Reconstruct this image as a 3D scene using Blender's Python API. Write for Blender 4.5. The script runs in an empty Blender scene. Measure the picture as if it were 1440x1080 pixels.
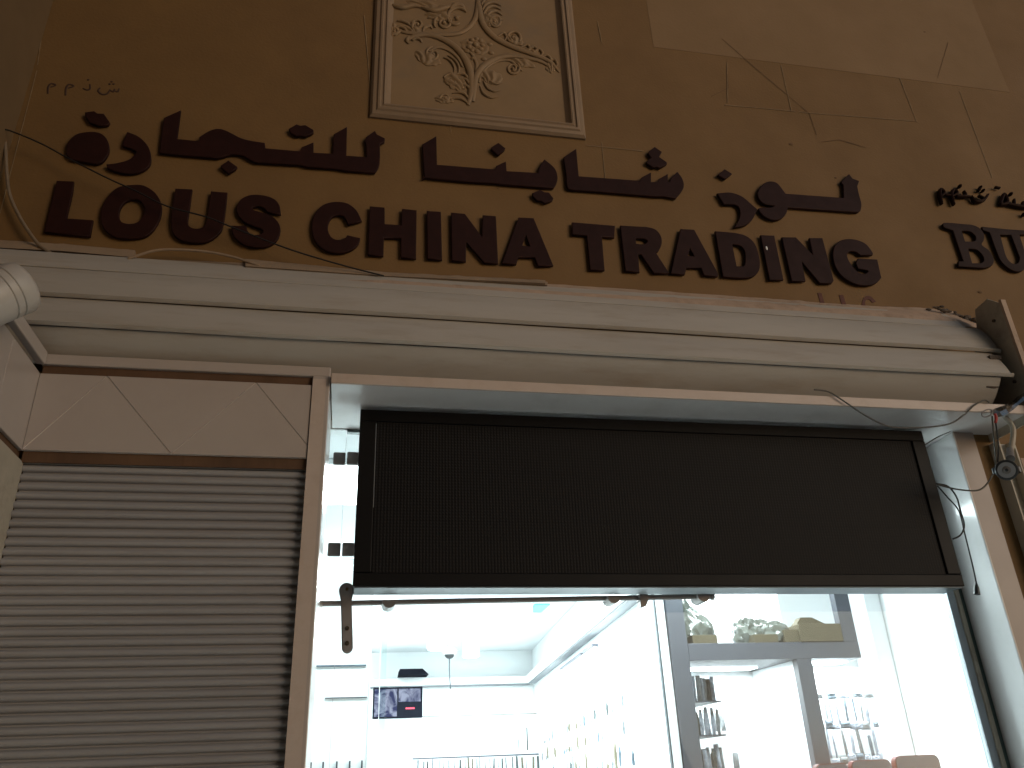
import bpy, bmesh, math, random
from mathutils import Vector, Matrix, noise
random.seed(7)
R = math.radians
scene = bpy.context.scene
col = scene.collection

# ---------------------------------------------------------------- camera
FPX = 1150.0                       # focal length in pixels of the 1440 px wide photograph
YAW, PITCH, ROLL = R(11.7348), R(25.8037), R(-2.5255)
CAM = Vector((0.0, -2.5, 1.55))    # the street facade is the plane y = 0
_F = Vector((math.sin(YAW)*math.cos(PITCH), math.cos(YAW)*math.cos(PITCH), math.sin(PITCH)))
_R0 = Vector((math.cos(YAW), -math.sin(YAW), 0))
_U0 = _R0.cross(_F)
CR = _R0*math.cos(ROLL) + _U0*math.sin(ROLL)
CU = -_R0*math.sin(ROLL) + _U0*math.cos(ROLL)
cd = bpy.data.cameras.new('camera')
cam = bpy.data.objects.new('camera', cd); col.objects.link(cam)
cd.sensor_width = 36.0; cd.lens = 36.0*FPX/1440.0
cd.clip_start = 0.02; cd.clip_end = 200
cam.matrix_world = Matrix(((CR.x, CU.x, -_F.x, CAM.x), (CR.y, CU.y, -_F.y, CAM.y), (CR.z, CU.z, -_F.z, CAM.z), (0, 0, 0, 1)))
scene.camera = cam

# ---------------------------------------------------------------- world, sun, exposure
world = bpy.data.worlds.new('World'); scene.world = world; world.use_nodes = True
wn = world.node_tree; wn.nodes.clear()
SUN_EL, SUN_AZ = R(6), R(38)      # warm glow of the street comes from the right, in front of the shop
sky = wn.nodes.new('ShaderNodeTexSky'); sky.sky_type = 'NISHITA'; sky.sun_disc = False
sky.dust_density = 0.2; sky.sun_elevation = SUN_EL; sky.sun_rotation = math.pi - SUN_AZ
tint = wn.nodes.new('ShaderNodeMix'); tint.data_type = 'RGBA'; tint.blend_type = 'MULTIPLY'
tint.inputs[0].default_value = 1.0; tint.inputs[7].default_value = (0.96, 0.97, 0.99, 1)   # night sky over a street lit by warm lamps
bg = wn.nodes.new('ShaderNodeBackground'); bg.inputs[1].default_value = 0.110
wo = wn.nodes.new('ShaderNodeOutputWorld')
wn.links.new(sky.outputs[0], tint.inputs[6]); wn.links.new(tint.outputs[2], bg.inputs[0]); wn.links.new(bg.outputs[0], wo.inputs[0])
sl = bpy.data.lights.new('sun', 'SUN'); sl.energy = 1.05; sl.angle = R(34); sl.color = (1.0, 0.82, 0.67)
sun = bpy.data.objects.new('sun', sl); col.objects.link(sun)
sd = Vector((-math.sin(SUN_AZ)*math.cos(SUN_EL), math.cos(SUN_AZ)*math.cos(SUN_EL), -math.sin(SUN_EL)))
sun.rotation_euler = sd.to_track_quat('-Z', 'Y').to_euler()
scene.view_settings.view_transform = 'Standard'; scene.view_settings.look = 'None'
scene.view_settings.exposure = 0; scene.view_settings.gamma = 1
scene.render.engine = 'CYCLES'
scene.cycles.max_bounces = 8; scene.cycles.transparent_max_bounces = 12

# ---------------------------------------------------------------- helpers
def at(px, py, Y):
    """point on the plane y = Y that the photograph shows at pixel (px, py)"""
    d = CR*(px-720.0) + CU*(540.0-py) + _F*FPX
    return CAM + d*((Y-CAM.y)/d.y)

def tag(o, label=None, cat=None, group=None, kind=None):
    if label: o['label'] = label
    if cat: o['category'] = cat
    if group: o['group'] = group
    if kind: o['kind'] = kind
    return o

def empty(name, loc, label, cat, group=None):
    o = bpy.data.objects.new(name, None); col.objects.link(o); o.location = loc; o.empty_display_size = 0.05
    return tag(o, label, cat, group)

def link(name, me, m, parent=None, loc=None):
    """link mesh me (vertices in world space) as one object; its origin goes to loc or to the middle of its base"""
    if m is not None and not me.materials: me.materials.append(m)
    o = bpy.data.objects.new(name, me); col.objects.link(o)
    if loc is None and len(me.vertices):
        xs = [v.co for v in me.vertices]
        lo = Vector((min(v.x for v in xs), min(v.y for v in xs), min(v.z for v in xs)))
        hi = Vector((max(v.x for v in xs), max(v.y for v in xs), max(v.z for v in xs)))
        loc = Vector(((lo.x+hi.x)/2, (lo.y+hi.y)/2, lo.z))
    me.transform(Matrix.Translation(-Vector(loc)))
    o.location = loc
    if parent: o.parent = parent; o.location = Vector(loc) - total(parent)
    return o

def total(o):
    v = Vector(o.location)
    while o.parent: o = o.parent; v = v + Vector(o.location)
    return v

class MB:
    def __init__(s): s.bm = bmesh.new()
    def box(s, x0, x1, y0, y1, z0, z1, bev=0.0, seg=2):
        b = bmesh.new()
        bmesh.ops.create_cube(b, size=1.0)
        for v in b.verts:
            v.co = Vector(((x0+x1)/2+v.co.x*(x1-x0), (y0+y1)/2+v.co.y*(y1-y0), (z0+z1)/2+v.co.z*(z1-z0)))
        if bev > 0: bmesh.ops.bevel(b, geom=b.edges[:], offset=bev, segments=seg, affect='EDGES', profile=0.5)
        s.add(b); return s
    def add(s, b):
        me = bpy.data.meshes.new('t'); b.to_mesh(me); b.free(); s.bm.from_mesh(me); bpy.data.meshes.remove(me)
    def prism(s, pts, ax, a0, a1):
        """closed outline extruded along axis ax ('x','y','z')"""
        def P(p, a):
            return {'x': (a, p[0], p[1]), 'y': (p[0], a, p[1]), 'z': (p[0], p[1], a)}[ax]
        b = bmesh.new()
        A = [b.verts.new(P(p, a0)) for p in pts]; B = [b.verts.new(P(p, a1)) for p in pts]
        b.faces.new(A); b.faces.new(B[::-1])
        n = len(pts)
        for i in range(n): b.faces.new((A[i], B[i], B[(i+1) % n], A[(i+1) % n]))
        bmesh.ops.recalc_face_normals(b, faces=b.faces[:]); s.add(b); return s
    def cyl(s, p0, p1, r0, r1=None, n=20):
        p0, p1 = Vector(p0), Vector(p1); r1 = r0 if r1 is None else r1
        d = p1-p0; q = d.to_track_quat('Z', 'Y').to_matrix().to_4x4()
        b = bmesh.new()
        bmesh.ops.create_cone(b, cap_ends=True, segments=n, radius1=r0, radius2=r1, depth=d.length, matrix=Matrix.Translation((p0+p1)/2) @ q)
        s.add(b); return s
    def sphere(s, c, r, sc=(1, 1, 1), n=16):
        b = bmesh.new(); bmesh.ops.create_uvsphere(b, u_segments=n, v_segments=max(6, n//2), radius=r)
        for v in b.verts: v.co = Vector((v.co.x*sc[0]+c[0], v.co.y*sc[1]+c[1], v.co.z*sc[2]+c[2]))
        s.add(b); return s
    def lathe(s, prof, org, axis, n=32):
        """prof = (radius, distance along axis)"""
        q = Vector(axis).to_track_quat('Z', 'Y').to_matrix(); org = Vector(org); b = bmesh.new(); rings = []
        for r, h in prof:
            rings.append([b.verts.new(org + q @ Vector((max(r, 1e-4)*math.cos(2*math.pi*k/n), max(r, 1e-4)*math.sin(2*math.pi*k/n), h))) for k in range(n)])
        for a, c in zip(rings, rings[1:]):
            for k in range(n): b.faces.new((a[k], a[(k+1) % n], c[(k+1) % n], c[k]))
        b.faces.new(rings[0][::-1]); b.faces.new(rings[-1])
        bmesh.ops.recalc_face_normals(b, faces=b.faces[:]); s.add(b); return s
    def tube(s, pts, rad, n=8, flat=1.0, smooth=4):
        pts = [Vector(p) for p in pts]
        rr = rad if isinstance(rad, (list, tuple)) else [rad]*len(pts)
        if smooth > 1 and len(pts) > 2:
            P, Q = [], []
            for i in range(len(pts)-1):
                a = pts[max(i-1, 0)]; b_ = pts[i]; c = pts[i+1]; d = pts[min(i+2, len(pts)-1)]
                for k in range(smooth):
                    t = k/smooth
                    P.append(0.5*((2*b_)+(c-a)*t+(2*a-5*b_+4*c-d)*t*t+(3*b_-a-3*c+d)*t**3)); Q.append(rr[i]*(1-t)+rr[i+1]*t)
            P.append(pts[-1]); Q.append(rr[-1]); pts, rr = P, Q
        b = bmesh.new(); rings = []
        for i, p in enumerate(pts):
            t = (pts[min(i+1, len(pts)-1)]-pts[max(i-1, 0)]).normalized()
            up = Vector((0, 1, 0)) if abs(t.y) < 0.95 else Vector((1, 0, 0))
            u = t.cross(up).normalized(); w = u.cross(t).normalized()
            rings.append([b.verts.new(p+u*math.cos(2*math.pi*k/n)*rr[i]+w*math.sin(2*math.pi*k/n)*rr[i]*flat) for k in range(n)])
        for a, c in zip(rings, rings[1:]):
            for k in range(n): b.faces.new((a[k], a[(k+1) % n], c[(k+1) % n], c[k]))
        b.faces.new(rings[0][::-1]); b.faces.new(rings[-1])
        bmesh.ops.recalc_face_normals(b, faces=b.faces[:]); s.add(b); return s
    def build(s, name, m, parent=None, loc=None, smooth=False, sharp=35):
        me = bpy.data.meshes.new(name); s.bm.to_mesh(me); s.bm.free()
        if smooth:
            me.shade_smooth()
            try: me.set_sharp_from_angle(angle=R(sharp))
            except Exception: pass
        return link(name, me, m, parent, loc)

def share(src, name, loc, parent=None, rot=None, scale=None):
    o = src.copy(); o.name = name; col.objects.link(o); o.parent = parent
    for k in ('label', 'category', 'group'):
        if parent is not None and k in o.keys(): del o[k]
    o.location = Vector(loc) - (total(parent) if parent else Vector((0, 0, 0)))
    if rot is not None: o.rotation_euler = rot
    if scale is not None: o.scale = scale
    return o

# ---------------------------------------------------------------- materials
def mat(name, c, rough=0.5, metal=0.0, var=0.0, vs=6.0, bump=0.0, bs=60.0, spec=0.5, coat=0.0, dirt=None, dirt_s=2.0, dirt_a=0.5, stretch=(1, 1, 1), alpha=None):
    m = bpy.data.materials.new(name); m.use_nodes = True; t = m.node_tree; n = t.nodes; l = t.links
    b = n['Principled BSDF']; b.inputs['Base Color'].default_value = (*c, 1); b.inputs['Roughness'].default_value = rough
    b.inputs['Metallic'].default_value = metal; b.inputs['Specular IOR Level'].default_value = spec
    b.inputs['Coat Weight'].default_value = coat; b.inputs['Coat Roughness'].default_value = 0.06
    g = n.new('ShaderNodeNewGeometry'); mp = n.new('ShaderNodeMapping'); mp.inputs['Scale'].default_value = stretch
    l.new(g.outputs['Position'], mp.inputs['Vector']); vec = mp.outputs[0]
    last = None
    if var > 0:
        t1 = n.new('ShaderNodeTexNoise'); t1.inputs['Scale'].default_value = vs; t1.inputs['Detail'].default_value = 6; t1.inputs['Roughness'].default_value = 0.6
        l.new(vec, t1.inputs['Vector'])
        mr = n.new('ShaderNodeMapRange'); mr.inputs[1].default_value = 0.25; mr.inputs[2].default_value = 0.75
        mr.inputs[3].default_value = 1-var; mr.inputs[4].default_value = 1+var*0.6; l.new(t1.outputs[0], mr.inputs[0])
        mx = n.new('ShaderNodeVectorMath'); mx.operation = 'SCALE'; mx.inputs[0].default_value = c; l.new(mr.outputs[0], mx.inputs['Scale'])
        last = mx.outputs[0]
        rr = n.new('ShaderNodeMapRange'); rr.inputs[3].default_value = min(1, rough*1.15); rr.inputs[4].default_value = rough*0.85
        l.new(t1.outputs[0], rr.inputs[0]); l.new(rr.outputs[0], b.inputs['Roughness'])
    if dirt:
        t2 = n.new('ShaderNodeTexNoise'); t2.inputs['Scale'].default_value = dirt_s; t2.inputs['Detail'].default_value = 10; t2.inputs['Roughness'].default_value = 0.7
        l.new(vec, t2.inputs['Vector'])
        r2 = n.new('ShaderNodeMapRange'); r2.inputs[1].default_value = 0.5; r2.inputs[2].default_value = 0.72; r2.inputs[3].default_value = 0; r2.inputs[4].default_value = dirt_a
        l.new(t2.outputs[0], r2.inputs[0])
        mm = n.new('ShaderNodeMix'); mm.data_type = 'RGBA'; mm.inputs[6].default_value = (*c, 1); mm.inputs[7].default_value = (*dirt, 1)
        l.new(r2.outputs[0], mm.inputs[0])
        if last: l.new(last, mm.inputs[6])
        last = mm.outputs[2]
    if last: l.new(last, b.inputs['Base Color'])
    if bump > 0:
        t3 = n.new('ShaderNodeTexNoise'); t3.inputs['Scale'].default_value = bs; t3.inputs['Detail'].default_value = 5
        l.new(vec, t3.inputs['Vector'])
        bp = n.new('ShaderNodeBump'); bp.inputs['Strength'].default_value = bump; bp.inputs['Distance'].default_value = 0.004
        l.new(t3.outputs[0], bp.inputs['Height']); l.new(bp.outputs[0], b.inputs['Normal'])
    if alpha is not None: b.inputs['Alpha'].default_value = alpha
    return m

def emit(name, c, s):
    m = bpy.data.materials.new(name); m.use_nodes = True; b = m.node_tree.nodes['Principled BSDF']
    b.inputs['Base Color'].default_value = (*c, 1); b.inputs['Emission Color'].default_value = (*c, 1); b.inputs['Emission Strength'].default_value = s
    return m

def glass_mat(name, tintc=(0.93, 0.98, 0.97), refl=0.3):
    m = bpy.data.materials.new(name); m.use_nodes = True; t = m.node_tree; n = t.nodes; l = t.links; n.remove(n['Principled BSDF'])
    tr = n.new('ShaderNodeBsdfTransparent'); tr.inputs[0].default_value = (*tintc, 1)
    gl = n.new('ShaderNodeBsdfGlossy'); gl.inputs['Roughness'].default_value = 0.02
    fr = n.new('ShaderNodeFresnel'); fr.inputs[0].default_value = 1.45
    ml = n.new('ShaderNodeMath'); ml.operation = 'MULTIPLY'; ml.inputs[1].default_value = refl
    mx = n.new('ShaderNodeMixShader'); l.new(fr.outputs[0], ml.inputs[0]); l.new(ml.outputs[0], mx.inputs[0]); l.new(tr.outputs[0], mx.inputs[1]); l.new(gl.outputs[0], mx.inputs[2])
    l.new(mx.outputs[0], n['Material Output'].inputs[0]); return m

M = {}
M['wall'] = mat('facade_paint', (0.166, 0.092, 0.0285), 0.75, var=0.16, vs=3.0, bump=0.25, bs=90, dirt=(0.120, 0.063, 0.021), dirt_s=1.3, dirt_a=0.35)
M['wall_dark'] = mat('dark_brown_paint', (0.15, 0.093, 0.042), 0.8, var=0.15, vs=3)
M['patch'] = mat('bare_plaster', (0.205, 0.128, 0.060), 0.8, var=0.12, vs=2.5, bump=0.2, bs=70)
M['filler'] = mat('joint_filler', (0.25, 0.175, 0.095), 0.8, var=0.3, vs=30)
M['crack'] = mat('crack_dark', (0.13, 0.075, 0.035), 0.9)
M['plaster'] = mat('white_plaster', (0.225, 0.155, 0.095), 0.65, var=0.12, vs=8, bump=0.15, bs=120, dirt=(0.20, 0.15, 0.10), dirt_s=5, dirt_a=0.5)
M['relief'] = mat('relief_plaster', (0.225, 0.145, 0.070), 0.65, var=0.12, vs=6, dirt=(0.16, 0.12, 0.08), dirt_s=4, dirt_a=0.6)
M['letter'] = mat('maroon_acrylic', (0.022, 0.0065, 0.005), 0.6, var=0.25, vs=20, spec=0.15)
M['letter2'] = mat('dark_brown_acrylic', (0.022, 0.008, 0.005), 0.6, var=0.2, vs=20, spec=0.15)
M['paint_red'] = mat('red_brown_print', (0.085, 0.020, 0.010), 0.7, var=0.2, vs=60)
M['paint_brown'] = mat('brown_print', (0.045, 0.018, 0.008), 0.7, var=0.2, vs=60)
M['slat'] = mat('painted_steel', (0.43, 0.405, 0.37), 0.42, var=0.10, vs=5, bump=0.05, bs=40, dirt=(0.27, 0.20, 0.13), dirt_s=9, dirt_a=0.45, stretch=(0.35, 1, 2.2))
M['lip'] = mat('ledge_plaster', (0.42, 0.31, 0.235), 0.7, var=0.2, vs=12, bump=0.6, bs=45, dirt=(0.16, 0.11, 0.07), dirt_s=14, dirt_a=0.6)
M['bead'] = mat('old_bead', (0.30, 0.22, 0.15), 0.7, var=0.2, vs=10, bump=0.4, bs=50)
M['grime'] = mat('grimy_steel', (0.07, 0.05, 0.035), 0.7, var=0.4, vs=25)
M['plate'] = mat('end_plate_steel', (0.42, 0.38, 0.31), 0.5, var=0.2, vs=7, dirt=(0.10, 0.07, 0.05), dirt_s=6, dirt_a=0.6)
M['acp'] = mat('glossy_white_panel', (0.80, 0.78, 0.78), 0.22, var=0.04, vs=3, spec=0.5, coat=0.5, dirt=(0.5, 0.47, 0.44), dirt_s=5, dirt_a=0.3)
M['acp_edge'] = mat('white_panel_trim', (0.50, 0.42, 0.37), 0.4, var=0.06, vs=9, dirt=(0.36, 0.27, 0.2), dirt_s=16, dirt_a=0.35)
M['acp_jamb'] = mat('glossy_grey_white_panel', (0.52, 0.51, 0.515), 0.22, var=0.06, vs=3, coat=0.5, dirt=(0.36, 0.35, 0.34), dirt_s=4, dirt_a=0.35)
M['jface'] = mat('pinkish_jamb_face', (0.30, 0.25, 0.225), 0.4, var=0.06, vs=6)
M['tile'] = mat('cream_wall_tile', (0.42, 0.37, 0.34), 0.3, var=0.05, vs=3, coat=0.15, dirt=(0.35, 0.29, 0.26), dirt_s=2.2, dirt_a=0.3)
M['grout'] = mat('pale_grout', (0.75, 0.70, 0.66), 0.7)
M['backing'] = mat('brown_backing_board', (0.105, 0.055, 0.027), 0.8, var=0.35, vs=9, bump=0.5, bs=50, stretch=(1, 1, 0.3))
M['shutter'] = mat('shutter_aluminium', (0.33, 0.325, 0.335), 0.32, metal=0.1, var=0.12, vs=2.5, dirt=(0.24, 0.22, 0.21), dirt_s=8, dirt_a=0.5, stretch=(0.3, 1, 3))
M['black'] = mat('black_sign_frame', (0.005, 0.0047, 0.0052), 0.5, var=0.2, vs=5, spec=0.15)
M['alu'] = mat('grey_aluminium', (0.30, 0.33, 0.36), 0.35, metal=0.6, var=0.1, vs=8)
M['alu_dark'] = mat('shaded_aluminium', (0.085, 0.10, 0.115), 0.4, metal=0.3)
M['steel'] = mat('brushed_steel', (0.24, 0.225, 0.22), 0.38, metal=0.35, var=0.15, vs=12, dirt=(0.14, 0.125, 0.12), dirt_s=20, dirt_a=0.4)
M['chrome'] = mat('bright_steel', (0.75, 0.72, 0.68), 0.16, metal=1.0, var=0.1, vs=30)
M['glass'] = glass_mat('clear_glass')
M['seal'] = mat('glass_edge', (0.05, 0.09, 0.085), 0.3)
M['cable'] = mat('black_cable', (0.012, 0.010, 0.009), 0.5)
M['cable_g'] = mat('grey_cable', (0.07, 0.065, 0.055), 0.5)
M['cable_w'] = mat('dirty_cable', (0.20, 0.15, 0.10), 0.6, var=0.3, vs=20)
M['beige_plastic'] = mat('cream_plastic', (0.45, 0.42, 0.39), 0.4, var=0.05, vs=12)
M['dark_plastic'] = mat('dark_plastic', (0.025, 0.03, 0.035), 0.35)
M['grey_plastic'] = mat('grey_plastic', (0.28, 0.29, 0.31), 0.35)
M['red_wire'] = mat('red_wire', (0.4, 0.02, 0.01), 0.5)
M['white_wall'] = mat('shop_white_wall', (0.80, 0.82, 0.83), 0.5, var=0.02, vs=2)
M['ceil'] = mat('shop_ceiling', (0.72, 0.75, 0.77), 0.6, var=0.04, vs=2)
M['cornice'] = mat('shop_cornice', (0.85, 0.86, 0.86), 0.5)
M['lam'] = mat('grey_laminate', (0.064, 0.068, 0.084), 0.5)
M['lam_w'] = mat('white_laminate', (0.80, 0.82, 0.84), 0.35, coat=0.1)
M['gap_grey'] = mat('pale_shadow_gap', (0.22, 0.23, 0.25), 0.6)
M['screen_black'] = mat('matt_black_plastic', (0.010, 0.011, 0.016), 0.9, spec=0.02)
M['pack_f'] = mat('packet_pale_blue', (0.33, 0.36, 0.42), 0.5, var=0.6, vs=45, spec=.3)
M['line'] = mat('dark_gap', (0.06, 0.07, 0.08), 0.6)
M['card'] = mat('cardboard', (0.085, 0.068, 0.038), 0.85, var=0.12, vs=14, bump=0.3, bs=60)
M['bag'] = mat('clear_plastic_bag', (0.13, 0.14, 0.12), 0.25, var=0.5, vs=22, coat=0.5, stretch=(1.6, 1, 0.8))
M['pack_a'] = mat('packet_grey', (0.075, 0.085, 0.085), 0.5, var=0.5, vs=40, spec=.2)
M['pack_b'] = mat('packet_white', (0.20, 0.21, 0.22), 0.5, var=0.5, vs=40, spec=.3)
M['pack_c'] = mat('packet_tan', (0.12, 0.10, 0.065), 0.5, var=0.4, vs=40)
M['pack_d'] = mat('packet_blue', (0.09, 0.12, 0.15), 0.5, var=0.5, vs=40)
M['pack_e'] = mat('packet_dark', (0.02, 0.022, 0.024), 0.5, var=0.4, vs=40)
M['tray'] = mat('grey_display_board', (0.058, 0.062, 0.080), 0.45, var=0.04, vs=6)
M['red'] = mat('red_rim', (0.10, 0.003, 0.006), 0.35)
M['floor'] = mat('shop_floor_tile', (0.62, 0.62, 0.60), 0.25, var=0.05, vs=3)
M['ground'] = mat('street_paving', (0.50, 0.47, 0.44), 0.8, var=0.3, vs=3, bump=0.4, bs=30)
M['lamp'] = emit('lit_lamp_glass', (0.90, 0.97, 1.0), 9.0)
M['tubelamp'] = emit('lit_tube', (0.90, 0.97, 1.0), 3.0)
M['cyan'] = emit('cyan_lit_sign', (0.10, 0.75, 0.80), 1.1)

def bx(name, m, parent, *a, bev=0.0, **k):
    return MB().box(*a, bev=bev).build(name, M[m], parent, **k)

# ---------------------------------------------------------------- setting: ground and floor
g = MB().box(-30, 30, -30, 0.02, -0.3, 0.0).build('street_ground', M['ground']); tag(g, kind='structure')
g = MB().box(-30, 30, 0.02, 30, -0.3, -0.004).build('ground', M['ground']); tag(g, kind='structure')
g = MB().box(-1.6, 3.06, 0.06, 6.6, -0.004, 0.03).build('shop_floor', M['floor']); tag(g, kind='structure')

# ---------------------------------------------------------------- facade wall
Zc = CAM.z
fw = empty('facade_wall', (1.2, 0.1, 2.72), 'beige painted street wall above the shop front carrying the maroon letters', 'wall')
MB().box(-3.5, 8.0, 0.0, 0.25, 2.70, 8.0).build('wall_face', M['wall'], fw)
MB().box(2.285, 8.0, 0.0, 0.25, 0.0, 2.699).build('wall_face', M['wall'], fw)
MB().box(-3.5, -0.905, 0.0, 0.25, 0.0, 2.699).build('wall_face', M['wall'], fw)
# bare plaster rectangle upper right
pz = Zc+1.1915*2.5
b = MB(); b.box(1.247, 3.11, -0.0012, 0.0, pz, pz+1.7); o = b.build('bare_patch', M['patch'], fw)
o['label'] = 'paler rectangular patch where an old board was taken down'
ab = empty('added_shade_wall', (-1.5, -4, 0), 'plain brown wall added for shade, standing at right angles past the left edge of the shop', 'building')
MB().box(-2.2, -1.245, -9.0, -0.001, 0.0, 7.6).build('wall_face', M['wall_dark'], ab)  # wall added to darken the left part of the facade
ob_ = empty('added_shade_block', (-8, -9, 0), 'unseen brown block added for shade across the street behind the viewer', 'building')
MB().box(-22, 3.4, -14.0, -7.2, 0.0, 13.0).build('wall_face', M['wall_dark'], ob_)  # unseen block added so its soft shade falls on the facade's left side
# joint filler strips
def strip(p0, p1, w=0.004, m='filler', nm='joint_strip', y=-0.0025):
    P0, P1 = at(*p0, 0.0), at(*p1, 0.0); P0.y = P1.y = y
    d = (P1-P0); L = max(1, int(d.length/0.05)); pts, rad = [], []
    for i in range(L+1):
        pts.append(P0+d*(i/L)); rad.append(w*0.5*(0.35+0.9*abs(noise.noise(Vector((i*0.7, p0[0]*0.13, p0[1]*0.07))))+0.2))
    MB().tube(pts, rad, n=4, flat=0.35, smooth=1).build(nm, M[m], fw)
for a in [((1019, 148), (1118, 157)), ((1123, 158), (1290, 171)), ((1022, 88), (1023, 145)), ((1098, 92), (1113, 157)), ((1265, 110), (1289, 172)), ((1349, 128), (1395, 250)),
          ((633, 168), (634, 186)), ((52, 100), (0, 302)), ((66, 0), (53, 92)), ((30, 95), (24, 125)), ((846, 200), (852, 262)), ((840, 30), (846, 60)), ((825, 205), (905, 213)), ((512, 22), (524, 160))]:
    strip(*a)
for a in [((1015, 55), (1070, 103)), ((1070, 103), (1112, 138)), ((1112, 138), (1138, 160)), ((1138, 160), (1148, 190)), ((1155, 200), (1180, 197)), ((1180, 197), (1218, 208)), ((1333, 60), (1318, 110)), ((1023, 105), (1024, 124)), ((1024, 124), (1000, 136))]:
    strip(*a, w=0.0035, m='crack', nm='crack_line')
for px, py, r in [(1112, 203, .008), (1378, 411, .008), (1300, 45, .005), (700, 265, .004), (1175, 250, .005)]:
    p = at(px, py, 0.0); MB().sphere((p.x, -0.001, p.z), r, (1.4, 0.3, 0.8), 10).build('stain_spot', M['crack'], fw)

# ledges under the sign
lg = empty('plaster_ledge', (0.6, -0.05, Zc+1.5), 'pinkish crumbling plaster ledge between the sign wall and the rolled shutter', 'ledge')
def ledge_piece(pts_px, y_top, y_front, drop, m='lip', nm='ledge_strip'):
    bm = bmesh.new(); rows = []
    for i in range(len(pts_px)-1):
        (x0, t0, b0), (x1, t1, b1) = pts_px[i], pts_px[i+1]
        n = max(2, int(abs(x1-x0)/12))
        for k in range(n+(1 if i == len(pts_px)-2 else 0)):
            f = k/n; x = x0+(x1-x0)*f; t = t0+(t1-t0)*f; bb = b0+(b1-b0)*f
            j = noise.noise(Vector((x*0.06, 3.1, 0)))*1.0+noise.noise(Vector((x*0.4, 1.1, 0)))*0.5
            T = at(x, t+j, y_top); Mi = at(x, t*0.45+bb*0.55, y_front+0.008); B = at(x, bb, y_front)
            rows.append([bm.verts.new(T), bm.verts.new(Mi), bm.verts.new(B), bm.verts.new(B+Vector((0, 0.06, 0.0))), bm.verts.new(T+Vector((0, 0.02, 0)))])
    for a, c in zip(rows, rows[1:]):
        for k in range(5): bm.faces.new((a[k], a[(k+1) % 5], c[(k+1) % 5], c[k]))
    bm.faces.new(rows[0][::-1]); bm.faces.new(rows[-1])
    bmesh.ops.recalc_face_normals(bm, faces=bm.faces[:])
    s = MB(); s.bm = bm; return s.build(nm, M[m], lg, smooth=True)
ledge_piece([(-60, 369, 375), (100, 375, 382), (300, 382, 393), (540, 384, 405), (770, 399, 421), (1100, 421, 440), (1160, 426, 444), (1240, 431, 449), (1300, 433, 455), (1340, 438, 458), (1380, 457, 461)], -0.0, -0.10, 0.02)
ledge_piece([(-60, 334, 345), (90, 343, 353), (190, 352, 362)], -0.0, -0.035, 0.02, 'bead', 'upper_bead')
ledge_piece([(-60, 355, 362), (200, 364, 372), (400, 372, 380), (545, 384, 389), (700, 391, 397), (770, 396, 401)], -0.0, -0.045, 0.02, 'bead', 'middle_bead')
ledge_piece([(345, 364, 374), (545, 383, 388), (767, 394, 398)], -0.002, -0.06, 0.02, 'bead', 'middle_bead')

random.seed(5)
for k in range(34):       # sooty crumbs where the ledge has broken away at its right end
    f = k/33; p = at(1308+78*f, 433+24*f+random.uniform(-2.5, 2), -0.035)
    MB().sphere((p.x, p.y+random.uniform(-.02, .02), p.z), random.uniform(.006, .013)*(.5+f), (random.uniform(1.2, 2.6), .8, random.uniform(.5, .9)), 8).build('soot_crumb', M['grime'], lg)
# ---------------------------------------------------------------- relief panel
RX0, RX1 = -0.009, 0.876; RZ0 = Zc+2.378; RZ1 = RZ0+1.9; 
rp = empty('plaster_relief_panel', ((RX0+RX1)/2, 0, RZ0), 'framed white plaster panel with raised acanthus scrolls, above the shop name', 'wall relief')
def moulding(x0, x1, z0, z1):
    prof = [(0.0, 0.0), (0.0, -0.010), (0.010, -0.020), (0.024, -0.023), (0.030, -0.029), (0.038, -0.031), (0.042, -0.025), (0.048, -0.025), (0.054, -0.030), (0.060, -0.028), (0.066, -0.019), (0.074, -0.012), (0.080, -0.0065), (0.080, 0.0)]
    bm = bmesh.new(); rings = []
    for cx, cz, sx, sz in [(x0, z0, 1, 1), (x1, z0, -1, 1), (x1, z1, -1, -1), (x0, z1, 1, -1)]:
        rings.append([bm.verts.new((cx+sx*a, y, cz+sz*a)) for a, y in prof])
    out = []
    for i in range(4):
        a, c = rings[i], rings[(i+1) % 4]
        for k in range(len(prof)-1): bm.faces.new((a[k], a[k+1], c[k+1], c[k]))
    bmesh.ops.recalc_face_normals(bm, faces=bm.faces[:])
    s = MB(); s.bm = bm; return s
moulding(RX0, RX1, RZ0, RZ1).build('frame_moulding', M['plaster'], rp, smooth=True, sharp=25)
MB().box(RX0+0.06, RX1-0.06, -0.006, -0.0005, RZ0+0.06, RZ1-0.06).build('panel_field', M['relief'], rp)
def rpx(z, ox, oy, s): return [(ox+x/s, oy+y/s) for x, y in z]
def scroll(nm, pts, w0, w1=None, flat=0.55, proud=0.002, mid=None):
    P = [at(x, y, 0.0) for x, y in pts]
    for p in P: p.y = -0.006-proud
    n = len(P); w1 = w0 if w1 is None else w1
    rad = [w0+(w1-w0)*i/(n-1) for i in range(n)]
    if mid: rad = [r+(mid-max(w0, w1))*math.sin(math.pi*i/(n-1)) for i, r in enumerate(rad)]
    rad[0] *= 0.6; rad[-1] *= 0.5
    return MB().tube(P, [max(r, 0.002) for r in rad], n=10, flat=flat, smooth=5).build(nm, M['relief'], rp, smooth=True, sharp=80)
A_ = lambda z: rpx(z, 520, 0, 6.75); B_ = lambda z: rpx(z, 660, 0, 6.75)
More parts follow.
